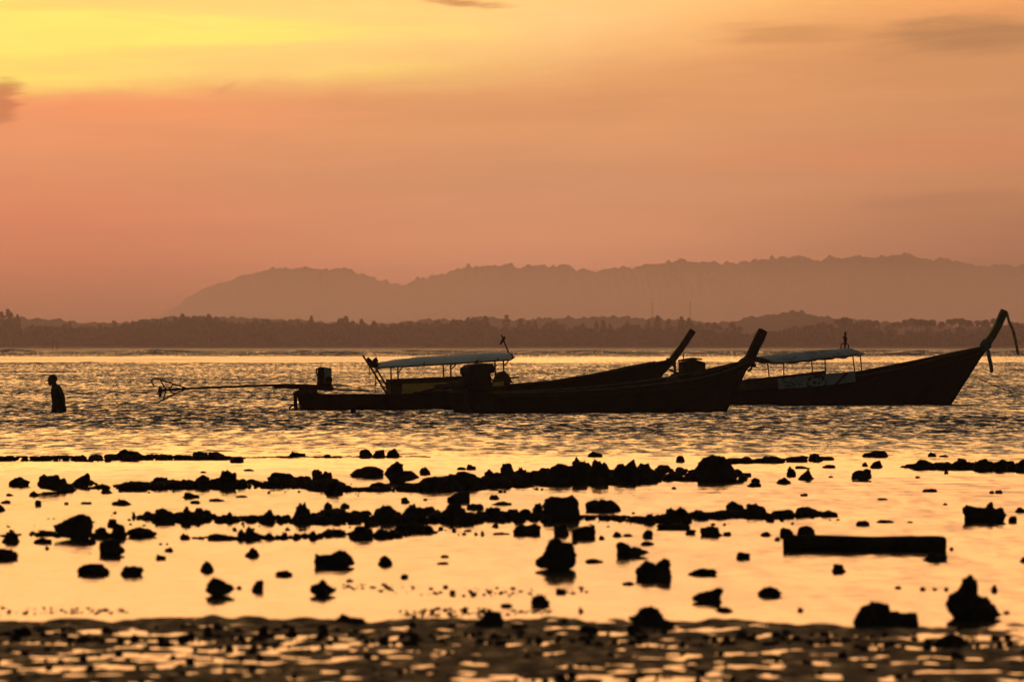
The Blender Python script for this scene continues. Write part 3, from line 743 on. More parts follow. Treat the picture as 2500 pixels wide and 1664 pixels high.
panel(B, 'transom', [(1130, 957), (1137, 955), (1153, 1011), (1148, 1011)], -.40, .8, M['darkwood'])
eB = engine_long(B, (1137, 1192, 889, 945), (1166, 952), [(984, 969), (1047, 952), (1120, 938), (1170, 930)], [], None, [[(1170, 931), (1200, 927), (1267, 921)]], w=0.0)
m = MB(); p = B.L(1137, 905); q = B.L(1185, 886); m.loft([[Vector((x, w, z)) for w in (-.2, .2) for z in ((z0, z1) if w < 0 else (z1, z0))] for x, z0, z1 in ((p.x - .05, p.z - .07, p.z + .06), (p.x + .06, p.z - .10, p.z + .13), (p.x + .35, p.z - .10, q.z), (q.x + .08, p.z - .05, q.z - .01), (q.x + .13, p.z - .05, q.z - .08))])
m.build('engine_cover', M['engine'], eB, bevel=0.015)
m = MB(); c = B.L(1192, 897); m.cyl(c + Vector((-.07, 0, 0)), c + Vector((.06, 0, 0)), .075, 14); m.tube([B.L(1186, 900), B.L(1193, 903), B.L(1193, 915), B.L(1188, 919)], .018, 6); m.build('air_filter', M['engine'], eB)
m = MB(); m.cyl(B.L(1163, 889), B.L(1163, 880), .03, 8); m.build('exhaust_pipe', M['metal'], eB)
m = MB(); m.box(B.L(1162, 922), (.50, .44, .34)); m.box(B.L(1160, 938), (.58, .40, .20)); m.cyl(B.L(1147, 924, -.28), B.L(1147, 924, .2), .14); m.build('engine_block', M['engine'], eB, bevel=0.02)
m = MB(); m.ball(B.L(1112, 940, .1), .22, .3, .10); m.ball(B.L(1080, 944, .1), .18, .25, .07); m.build('stern_gear', M['net'], B.root)
m = MB(); m.ball(B.L(1608, 941, 0), .07, .3, .06); m.ball(B.L(1645, 930, 0), .12, .3, .12); m.build('thwart_gear', M['net'], B.root)

# ------------------------------------------------------------------ boat on the right
C = Boat('longtail_boat', 1770, 989, 16, label='dark longtail boat with flat faded canopy, printed banner and yellow ribbon on its curved prow', cat='boat', group='longtail boats moored side by side')
hull(C, [(1655, 950, 1668, 0.44, 0.32), (1690, 952, 1700, 0.62, 0.46), (1800, 950, 1800, 0.76, 0.60), (1900, 942, 1900, 0.82, 0.64), (2089, 915, 2080, 0.84, 0.62), (2173, 899, 2155, 0.78, 0.52), (2259, 881, 2220, 0.64, 0.36), (2323, 866, 2268, 0.42, 0.18), (2370, 855, 2300, 0.22, 0.07), (2412, 844, 2322, 0.05, 0.02)], M['bluehull'])
rail_along(C, 'gunwale_rail', [(1800, 949, .76), (1900, 941, .82), (2089, 914, .84), (2173, 898, .78), (2259, 880, .64), (2323, 865, .42), (2370, 854, .22), (2400, 847, .09)], 0, 0.024, M['darkwood'])
rail_along(C, 'rub_rail', [(2100, 924, .82), (2200, 905, .70), (2280, 889, .53), (2340, 875, .30), (2388, 862, .10)], 0, 0.016, M['darkwood'])
prow(C, [(2388, 868), (2406, 843), (2424, 818), (2438, 792), (2447, 770), (2452, 757)], [0.16, 0.20, 0.175, 0.175, 0.19, 0.16], [0.10, 0.12, 0.12, 0.13, 0.14, 0.12], M['greenpost'])
m = MB()
for k in range(4): m.tube([C.L(2396 + 2.6 * k, 853 - 3.6 * k, -.11), C.L(2399 + 2.6 * k, 844 - 3.6 * k, .0) + Vector((-.05, 0, .03)), C.L(2396 + 2.6 * k, 849 - 3.6 * k, .11), C.L(2411 + 2.6 * k, 849 - 3.0 * k, .05), C.L(2411 + 2.6 * k, 849 - 3.0 * k, -.05), C.L(2396 + 2.6 * k, 853 - 3.6 * k, -.11)], 0.032, 6)
m.tube([C.L(2411, 850, .02), C.L(2417, 848, 0), C.L(2420, 845, 0)], .025, 6)
m.build('blue_sash', M['bluecloth'], C.root)
def strip(b, name, pts, wd, mat):
    m = MB(); rings = []
    for i, (px, py, k) in enumerate(pts):
        p = b.L(px, py); a = wd * k; y = 0.02 * math.sin(i * 1.7)
        rings.append([p + Vector((-a, y - .012, 0)), p + Vector((a, y - .02, 0.004)), p + Vector((a, y + .012, 0.004)), p + Vector((-a, y + .02, 0))])
    m.loft(rings, True, True); return m.build(name, mat, b.root)
strip(C, 'prow_ribbon', [(2459, 763, .6), (2461, 772, 1), (2463, 784, .9), (2469, 797, 1.1), (2475, 810, 1.1), (2478, 824, 1.0), (2480, 838, 1.0), (2483, 852, 1.1), (2485, 862, .9), (2486, 867, .35)], .028, M['ribbon'])
strip(C, 'hanging_cloth', [(2412, 852, .7), (2414, 864, 1), (2416, 878, 1), (2419, 892, 1), (2421, 903, 1.0), (2421.5, 910, .5)], .045, M['bluecloth'])
m = MB(); m.loft([[C.L(px, py, w) + Vector((0, 0, dz)) for w, dz in ((-hb, 0.0), (hb, 0.0), (hb, 0.035), (-hb, 0.035))] for px, py, hb in ((2255, 883, .58), (2310, 871, .40), (2360, 858, .22), (2396, 849, .08))])
m.build('foredeck', M['wood'], C.root)
# cabin sides, banner
for s in (-1, 1):
    panel(C, 'cabin_side', [(1818, 926), (1875, 920), (1960, 911), (2014, 904), (2014, 912), (2087, 908), (2087, 918), (1900, 944), (1818, 951)], s * .77 - .02, .04, M['darkwood'])
panel(C, 'bulkhead', [(1818, 927), (1822, 927), (1822, 952), (1818, 952)], -.74, 1.48, M['darkwood'])
BX = C.L(1898, 930, -.86).x
bannermat = printed('banner_print', (0.15, 0.18, 0.185), [
    (lambda t, x, y, z, o: t.math('MULTIPLY', t.smooth(t.noise(t.vec(t.math('MULTIPLY', x, 7.0), 0.0, t.math('MULTIPLY', z, 18.0)), 1.0, 3.0, 0.6, 0.8), 0.50, 0.56), t.math('MULTIPLY', t.smooth(x, BX + .10, BX + .16), t.smooth(x, BX + .68, BX + .60))), (0.015, 0.05, 0.08, 1)),
    (lambda t, x, y, z, o: t.math('MULTIPLY', t.smooth(t.noise(t.vec(t.math('MULTIPLY', x, 8.0), 4.0, t.math('MULTIPLY', z, 9.0)), 1.0, 2.0, 0.5, 0.5), 0.47, 0.52), t.math('MULTIPLY', t.smooth(x, BX + .75, BX + .8), t.smooth(x, BX + 1.32, BX + 1.25))), (0.012, 0.018, 0.022, 1)),
    (lambda t, x, y, z, o: t.math('MULTIPLY', t.smooth(t.noise(t.vec(t.math('MULTIPLY', t.math('SUBTRACT', x, z), 5.0), 9.0), 1.0, 2.0, 0.5, 0.3), 0.52, 0.58), t.smooth(x, BX + 1.4, BX + 1.5)), (0.06, 0.015, 0.015, 1)),
])
panel(C, 'banner', [(1898, 923.5), (1950, 918), (2014, 912.5), (2088, 905.5), (2089, 931.5), (2010, 941), (1960, 946), (1901, 949.5)], -.872, .012, bannermat)
canvasC = printed('faded_awning', (0.42, 0.44, 0.45), [
    (lambda t, x, y, z, o: t.math('MULTIPLY', t.smooth(t.noise(t.vec(t.math('MULTIPLY', x, 1.6), t.math('MULTIPLY', y, 2.0), t.math('MULTIPLY', z, 9.0)), 1.3, 2.0, 0.5, 0.6), 0.54, 0.62), 0.7), (0.22, 0.11, 0.10, 1)),
    (lambda t, x, y, z, o: t.math('MULTIPLY', t.smooth(t.noise(t.vec(t.math('MULTIPLY', x, 1.1), 5.0, t.math('MULTIPLY', z, 5.0)), 1.3, 2.0, 0.5, 0.6), 0.58, 0.66), 0.7), (0.06, 0.20, 0.22, 1)),
])
thin_cloth(canvasC, 0.3)
arch_canopy(C, [(1846, 871), (1880, 866), (1909, 863), (1992, 855), (2036, 852), (2070, 849.5), (2082, 853), (2093, 861)], [(1846, 873), (1858, 881), (1880, 885), (1909, 885), (2014, 875), (2081, 867), (2093, 863)], 0.66, canvasC, seed=4, n_x=30)
for s in (-1, 1):
    m = MB(); m.tube([C.L(px, py, s * .67) for px, py in ((1848, 876), (1860, 883), (1880, 886), (1909, 886), (2014, 876), (2081, 868), (2092, 864))], 0.016, 7); m.build('canopy_rail', M['metal'], C.root)
two_posts(C, 'canopy_post', [(1874, 886, 1878, 922, -1), (1913, 885, 1914, 918, 1), (1981, 878, 1984, 912, -1), (2014, 875, 2015, 913, 1), (2082, 867, 2087, 910, -1)], 0.016, M['metal'], 0.66)
bar(C, C.root, 'canopy_post', (2100, 864), (2104, 908), 0.016, M['metal'], 0.66)
# lamp bracket on the roof
m = MB(); m.tube([C.L(2053, 851), C.L(2053.5, 841), C.L(2057, 838.5), C.L(2068, 838.5), C.L(2071.5, 842), C.L(2072, 851)], 0.015, 6); m.build('roof_bracket', M['metal'], C.root)
m = MB(); m.tube([C.L(2062, 850), C.L(2063.5, 840), C.L(2064, 830), C.L(2063.5, 822), C.L(2064, 810)], [.02, .03, .045, .03, .028], 8); m.tube([C.L(2058, 822), C.L(2064, 830), C.L(2068, 825)], .018, 6); m.build('navigation_lamp', M['metal'], C.root)
# rail behind the cabin
for p, q in (((1811, 926), (1813, 951)), ((1815, 927), (1816, 951)), ((1805, 938), (1816, 937))): bar(C, C.root, 'stern_rail', p, q, 0.010, M['metal'], -.3)
m = MB(); m.tube([C.L(2172, 900, -.3), C.L(2182, 889, -.3), C.L(2214, 884, -.3), C.L(2219, 891, -.3)], .014, 6); m.tube([C.L(2180, 897, .2), C.L(2186, 890, .2), C.L(2212, 885, .2), C.L(2216, 891, .2)], .012, 6); m.tube([C.L(2186, 888, -.3), C.L(2192, 893, .2)], .012, 6)
m.build('deck_frame', M['metal'], C.root)
eC = engine_long(C, (1665, 1716, 884, 925), (1680, 940), [(1560, 985), (1640, 948), (1690, 925)], [], None, [[(1690, 930), (1740, 938), (1790, 944)]])
m = MB(); p0 = C.L(1662, 916); p1 = C.L(1714, 880)
m.loft([[Vector((x, w, z)) for w in (-.2, .2) for z in ((z0, z1) if w < 0 else (z1, z0))] for x, z0, z1 in ((p0.x, p0.z - .06, p1.z - .04), (p0.x + .10, p0.z - .1, p1.z), (p0.x + .28, p0.z - .1, p1.z + .045), (p1.x - .06, p0.z - .1, p1.z - .02), (p1.x + .03, p0.z - .1, p1.z - .05))])
m.build('engine_cover', M['engine'], eC, bevel=0.012)
m = MB(); m.tube([C.L(1656, 880), C.L(1690, 874), C.L(1714, 877)], .022, 6); m.tube([C.L(1656, 880), C.L(1662, 890), C.L(1668, 903)], .014, 6); m.build('engine_guard', M['metal'], eC)
m = MB(); m.tube([C.L(1669, 878), C.L(1668, 862)], .014, 6); m.build('exhaust_pipe', M['metal'], eC)
m = MB(); m.tube([C.L(1716, 902), C.L(1724, 902), C.L(1726, 908), C.L(1724, 914), C.L(1716, 913)], .018, 6); m.build('starter_handle', M['metal'], eC)
m = MB(); m.tube([C.L(1634, 902), C.L(1648, 908), C.L(1662, 913)], .026, 6); m.tube([C.L(1648, 905), C.L(1663, 895)], .010, 5); m.tube([C.L(1646, 890), C.L(1648, 908), C.L(1644, 922)], [.02, .03, .05], 6); m.build('steering_arm', M['metal'], eC)
m = MB(); m.ball(C.L(1648, 922), .12, .3, .12); m.ball(C.L(1664, 916), .10, .2, .13); m.build('stern_gear', M['net'], C.root)

# anchor rope of the right boat, down into the water on the right
def toworld(b, p):
    c, s = math.cos(b.psi), math.sin(b.psi); return Vector((b.X0 + p.x * c - p.y * s, b.d0 + p.x * s + p.y * c, p.z))
p0 = toworld(C, C.L(2372, 913)); p1 = Vector(W(2560, 968, dist(968)))
m = MB(); m.tube([p0.lerp(p1, t) + Vector((0, 0, -0.16 * 4 * t * (1 - t))) for t in [k / 14 for k in range(15)]], 0.012, 5)
tag(m.build('anchor_rope', M['rope'], None), 'thin anchor rope running from the ribboned bow down into the sea', 'rope')
# float in front of the left boat
fd = dist(1011); fx = (862 - 1250) / FPX * fd
fl = empty('mooring_float', (fx, fd, 0), label='small black oval mooring float beside the hull of the left longtail boat', cat='float')
m = MB(); m.ball((0, 0, .055), .062, .062, .10, 14, 10); m.build('float_body', M['plastic'], fl)
m = MB(); m.tube([(0, 0, .14), (.01, 0, .17), (-.01, .02, .18), (-.02, .02, .15)], .010, 6); m.build('float_ring', M['rope'], fl)

# ================================================================== PERSON wading, hip deep, looking down
PD = dist(1007); PS = FPX / PD
def pp(px, py, y=0.0):
    return Vector(((px - 140) / PS, y, EYE - (py - HZ) / PS))
per = empty('person', Vector(((140 - 1250) / FPX * PD, PD, 0)), label='person wading hip deep, head bowed, in dark shirt, left of all the boats', cat='person')
def skinned(name, chain, mat, parent, levels=2):
    """chain: list of (point, radius x, radius y, parent index)"""
    me = bpy.data.meshes.new(name)
    me.from_pydata([c[0] for c in chain], [(c[3], i) for i, c in enumerate(chain) if c[3] is not None], [])
    o = bpy.data.objects.new(name, me); COL.objects.link(o); o.parent = parent
    sk = o.modifiers.new('skin', 'SKIN'); sk.use_smooth_shade = True; sk.use_x_symmetry = False
    lay = me.skin_vertices.new() if hasattr(me.skin_vertices, 'new') and not me.skin_vertices else me.skin_vertices[0]
    for i, c in enumerate(chain):
        lay.data[i].radius = (c[1], c[2]); lay.data[i].use_root = (i == 0)
    su = o.modifiers.new('subsurf', 'SUBSURF'); su.levels = levels; su.render_levels = levels
    me.materials.append(mat)
    return o
ch = [(pp(143, 1000), .105, .15, None), (pp(143, 985), .10, .14, 0), (pp(141, 968), .11, .16, 1), (pp(138, 951), .10, .17, 2), (pp(134.5, 942), .075, .075, 3), (pp(132, 937), .066, .062, 4),
      (pp(128, 931, 0), .075, .072, 5), (pp(129, 924), .070, .070, 6)]
def limb(start, pts):
    par = start
    for p, r in pts:
        ch.append((p, r, r, par)); par = len(ch) - 1
    return par
for s in (-1, 1):
    limb(3, [(pp(139, 952, s * .19), .062), (pp(145, 974, s * .23), .047), (pp(141, 984, s * .23), .042), (pp(132, 998, s * .20), .034)])
    h = pp(130.5, 1001, s * .20)
    wr = len(ch) - 1
    ch.append((h, .030, .040, wr)); pal = len(ch) - 1
    for k in range(4):
        off = Vector((-.012, (k - 1.5) * .020, -.035)); tip = Vector((-.010, (k - 1.5) * .021, -.068 - .010 * (k in (1, 2))))
        ch.append((h + off, .009, .009, pal)); ch.append((h + tip, .008, .008, len(ch) - 1))
    ch.append((h + Vector((-.03, -s * .035, -.01)), .010, .010, pal)); ch.append((h + Vector((-.045, -s * .04, -.035)), .009, .009, len(ch) - 1))
    limb(0, [(pp(142, 1010, s * .10), .085), (pp(139, 1055, s * .11), .058), (pp(143, 1075, s * .11), .052), (pp(145, 1098, s * .11), .038), (pp(138, 1103, s * .12), .035)])
body = skinned('body', ch, M['skin'], per)
# face: nose, brow, mouth, ears as one small mesh grown on the head; hair cap; shirt; shorts
m = MB(); hc = pp(128.5, 928)
m.ball(hc + Vector((-.012, 0, .012)), .094, .078, .118, 16, 12)
m.ball(hc + Vector((-.055, 0, -.065)), .048, .052, .052, 12, 8)
m.loft([[hc + Vector((-.098 + dx, y, dz)) for dx, y, dz in ((0, -.012, .02), (-.004, 0, .022), (0, .012, .02), (.012, 0, .02))], [hc + Vector((-.122 + dx, y, dz)) for dx, y, dz in ((0, -.018, -.022), (-.006, 0, -.022), (0, .018, -.022), (.02, 0, -.03))]])
for s in (-1, 1):
    m.ball(hc + Vector((.005, s * .080, -.005)), .018, .010, .032, 8, 6)
    m.ball(hc + Vector((-.098, s * .032, .022)), .010, .018, .008, 8, 6)
m.ball(hc + Vector((-.106, 0, -.062)), .008, .026, .007, 8, 6)
m.build('face', M['skin'], per)
m = MB(); m.ball(hc + Vector((.012, 0, .035)), .095, .084, .102, 16, 12); m.build('hair', M['hair'], per)
sh = []
for px, py, rx, ry in ((134.5, 941, .07, .085), (137, 948, .105, .19), (139.5, 958, .125, .215), (141.5, 968, .135, .20), (143.0, 980, .13, .18), (144, 990, .135, .175), (143.5, 1000, .15, .18), (142, 1006, .155, .185)):
    c = pp(px, py); rx *= 1.14; sh.append([c + Vector((rx * math.cos(t) * (1 + .04 * math.sin(3 * t + py)), ry * math.sin(t), 0.03 * math.cos(t) * (px < 138))) for t in [k * math.pi / 12 for k in range(24)]])
m = MB(); m.loft(sh, False, True)
for s in (-1, 1):
    m.tube([pp(137.5, 949, s * .12), pp(139.5, 955, s * .20), pp(143, 966, s * .235), pp(144, 971, s * .24)], [.09, .085, .075, .078], 12)
m.build('shirt', M['shirt'], per)
m = MB()
for s in (-1, 1): m.tube([pp(142.5, 1001, s * .06), pp(142, 1010, s * .10), pp(140, 1040, s * .11)], [.13, .115, .10], 12)
m.build('shorts', M['shorts'], per)
# ================================================================== ROCKS ON THE FLAT
K = 2.772
OFF = {'A': (0, 1060), 'B': (820, 1060), 'C': (1650, 1060), 'D': (0, 1340), 'E': (820, 1340), 'F': (1650, 1340)}
def src(c, x, y): return OFF[c][0] + x / K, OFF[c][1] + y / K

_ico = {}
def ico(sub):
    if sub not in _ico:
        bm = bmesh.new(); bmesh.ops.create_icosphere(bm, subdivisions=sub, radius=1.0)
        _ico[sub] = ([v.co.copy() for v in bm.verts], [tuple(v.index for v in f.verts) for f in bm.faces]); bm.free()
    return _ico[sub]

def rock_verts(w, h, dep, seed, sub=3, rough=1.0):
    """lumpy reef rock: w wide, h above the water line, dep deep, base sunk below the water"""
    vs, fs = ico(sub); g = random.Random(seed); o = Vector((g.uniform(-50, 50), g.uniform(-50, 50), g.uniform(-50, 50)))
    sq = g.uniform(0.75, 1.05); tap = g.uniform(0.0, 0.28); lean = g.uniform(-0.35, 0.35); out = []
    for v in vs:
        p = Vector((math.copysign(abs(v.x) ** sq, v.x), math.copysign(abs(v.y) ** sq, v.y), math.copysign(abs(v.z) ** 0.8, v.z)))
        n = mnoise.noise(v * 1.1 + o) * 0.55 + mnoise.noise(v * 2.6 + o) * 0.32 + (mnoise.noise(v * 4.5 + o) * 0.26 + mnoise.noise(v * 9 + o) * 0.20 + mnoise.noise(v * 19 + o) * 0.12 if sub > 1 else 0)
        p = p * (1 + rough * n)
        p.x *= 1 - tap * max(-1, min(1, p.z)); p.x += lean * p.z * 0.5
        out.append(p)
    x0 = min(p.x for p in out); x1 = max(p.x for p in out); z1 = max(p.z for p in out); z0 = min(p.z for p in out)
    zc = z0 + (z1 - z0) * 0.38
    return [Vector(((p.x - (x0 + x1) / 2) * w / (x1 - x0), p.y * dep / 2, (p.z - zc) * h / (z1 - zc))) for p in out], fs

def profile_rock(poly, d, seed, depth_k=0.75):
    """rock whose side outline is given; rounded off through its real depth"""
    g = random.Random(seed); o = Vector((g.uniform(-50, 50), g.uniform(-50, 50), 0))
    P = [W(x, y, d) for x, y in poly]; cx = sum(p.x for p in P) / len(P)
    P = [Vector((p.x - cx, 0, p.z)) for p in P]
    n = len(P); R_ = []
    for i in range(n):
        a, b = P[i], P[(i + 1) % n]; k = max(2, int((b - a).length / 0.012)); k = min(k, 8)
        for j in range(k): R_.append(a.lerp(b, j / k))
    wdt = max(p.x for p in P) - min(p.x for p in P); rings = []
    N = 11
    for i in range(N):
        t = -1 + 2 * i / (N - 1); s = max(0.12, (1 - abs(t) ** 2.4)) ** 0.75; sx = 0.55 + 0.45 * s if abs(t) < 1 else 0.5
        ring = []
        for p in R_:
            q = Vector((p.x * sx, t * wdt * depth_k / 2, p.z * s if p.z > 0 else p.z - 0.05))
            nn = q * (3.2 / wdt) + o
            q += Vector((mnoise.noise(nn), mnoise.noise(nn + Vector((9, 0, 0))), mnoise.noise(nn + Vector((0, 9, 0))))) * wdt * 0.035
            nn = q * (11 / wdt) + o
            q += Vector((mnoise.noise(nn), 0, mnoise.noise(nn + Vector((0, 9, 0))))) * wdt * 0.05
            ring.append(q)
        rings.append(ring)
    m = MB(); m.loft(rings, True, True)
    return m, cx

MARK = [(250, 'below the person'), (560, 'below the raised propeller'), (850, 'below the left engine'), (1250, 'below the rounded canopy'), (1560, 'below the nearest boat'), (1800, 'below the plain prows'), (2120, 'below the flat canopy'), (9999, 'below the ribboned prow')]
ZONE = [(1135, 'on the farthest reef line'), (1218, 'on the second reef line'), (1290, 'on the third reef line'), (1395, 'in the still pool'), (1490, 'in the pool front'), (9999, 'at the muddy edge')]
ROCKS = []
def reg(o, x0, x1, yt, yb, desc=None):
    w, h = x1 - x0, yb - yt
    size = 'large' if w > 85 else ('middling' if w > 42 else ('small' if w > 20 else 'tiny'))
    shape = desc or ('flat' if w > 2.6 * h else ('broad' if w > 1.7 * h else ('blocky' if w > 1.15 * h else 'upright')))
    z = next(n for k, n in ZONE if yb < k); mk = next(n for k, n in MARK if (x0 + x1) / 2 < k)
    ROCKS.append((o, (x0 + x1) / 2, f'{size} {shape} black rock {z} {mk}'))
    o['category'] = 'rock'; o['group'] = 'black reef rocks on the tidal flat'

SPECIAL = [
 ('D', [(1385, 285), (1400, 240), (1440, 188), (1480, 200), (1560, 250), (1585, 270), (1530, 310), (1440, 325)], 'kite shaped'),
 ('D', [(2093, 285), (2100, 250), (2150, 230), (2180, 203), (2205, 232), (2240, 262), (2272, 275), (2220, 310), (2170, 325)], 'pointed'),
 ('E', [(1350, 110), (1355, 70), (1400, 42), (1425, 0), (1440, -55), (1490, -72), (1540, -50), (1600, -30), (1625, 50), (1612, 120), (1500, 145), (1430, 130)], 'domed'),
 ('E', [(2030, 215), (2035, 130), (2100, 82), (2150, 95), (2172, 102), (2220, 60), (2260, 75), (2268, 150), (2282, 190), (2262, 212)], 'twin humped'),
 ('E', [(930, 548), (945, 500), (1000, 455), (1005, 426), (1110, 430), (1132, 480), (1130, 552)], 'square topped'),
 ('E', [(1985, 470), (2030, 465), (2060, 400), (2120, 386), (2180, 410), (2220, 470), (2312, 525), (2180, 545), (2050, 535)], 'hump backed'),
 ('F', [(1205, 485), (1240, 430), (1290, 390), (1330, 356), (1380, 372), (1452, 374), (1430, 420), (1520, 442), (1620, 430), (1650, 480), (1642, 548), (1215, 550)], 'boot shaped'),
 ('F', [(1835, 375), (1870, 310), (1920, 272), (1970, 200), (2010, 168), (2048, 240), (2060, 320), (2110, 335), (2160, 380), (2215, 450), (2130, 480), (1950, 478), (1880, 460)], 'peaked'),
 ('F', [(110, 330), (160, 300), (240, 282), (300, 266), (326, 275), (300, 330), (320, 365), (230, 372), (115, 350)], 'wedge'),
 ('A', [(350, 622), (460, 575), (555, 536), (600, 560), (622, 600), (612, 690), (570, 715), (490, 712), (430, 670)], 'slanted slab'),
 ('A', [(1605, 700), (1608, 660), (1625, 643), (1652, 672), (1675, 622), (1720, 660), (1778, 690), (1680, 722), (1612, 718)], 'two pointed'),
 ('C', [(1943, 500), (1968, 476), (2000, 494), (2100, 496), (2118, 480), (2135, 458), (2150, 470), (2152, 496), (2180, 508), (2215, 498), (2242, 540), (2222, 592), (1960, 598)], 'trough shaped'),
 ('D', [(2126, 120), (2135, 42), (2240, 37), (2300, 14), (2334, 17), (2373, 45), (2398, 95), (2300, 130)], 'stepped'),
 ('A', [(665, 815), (668, 740), (700, 715), (760, 705), (805, 712), (812, 755), (842, 780), (835, 800), (790, 825)], 'cubic'),
 ('A', [(245, 345), (260, 290), (290, 268), (320, 285), (385, 275), (400, 305), (435, 300), (445, 330), (480, 335), (500, 385), (420, 392), (400, 365)], 'ragged'),
 ('A', [(480, 335), (520, 300), (565, 278), (590, 262), (605, 285), (600, 305), (640, 328), (600, 350), (500, 358)], 'crested'),
 ('B', [(325, 270), (350, 235), (380, 205), (415, 178), (445, 205), (450, 240), (520, 255), (560, 290), (470, 305), (465, 330), (370, 330), (360, 300)], 'peaked'),
 ('B', [(750, 460), (758, 428), (800, 405), (850, 388), (905, 395), (905, 462)], 'flat backed'),
 ('B', [(1400, 480), (1420, 440), (1470, 415), (1530, 430), (1560, 428), (1600, 413), (1635, 450), (1650, 570), (1500, 590), (1400, 585)], 'double domed'),
 ('B', [(1200, 655), (1240, 610), (1290, 618), (1350, 605), (1385, 625), (1380, 685), (1205, 685)], 'low square'),
 ('B', [(1898, 745), (1920, 728), (1980, 745), (2000, 768), (2050, 765), (2115, 800), (2080, 820), (1905, 832)], 'tapering'),
 ('C', [(150, 320), (155, 200), (190, 160), (255, 136), (320, 152), (360, 190), (380, 205), (440, 275), (400, 322)], 'massive rounded'),
 ('C', [(1190, 300), (1195, 265), (1220, 250), (1265, 245), (1290, 230), (1320, 240), (1328, 295), (1290, 312)], 'stool shaped'),
 ('C', [(830, 305), (850, 275), (880, 255), (900, 230), (912, 255), (925, 285), (940, 300), (880, 312)], 'spiked'),
]
for i, (c, poly, desc) in enumerate(SPECIAL):
    pl = [src(c, *p) for p in poly]; yb = max(p[1] for p in pl); d = dist(yb) * 1.004
    m, cx = profile_rock(pl, d, 100 + i)
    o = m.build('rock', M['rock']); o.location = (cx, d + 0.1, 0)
    reg(o, min(p[0] for p in pl), max(p[0] for p in pl), min(p[1] for p in pl), yb, desc)

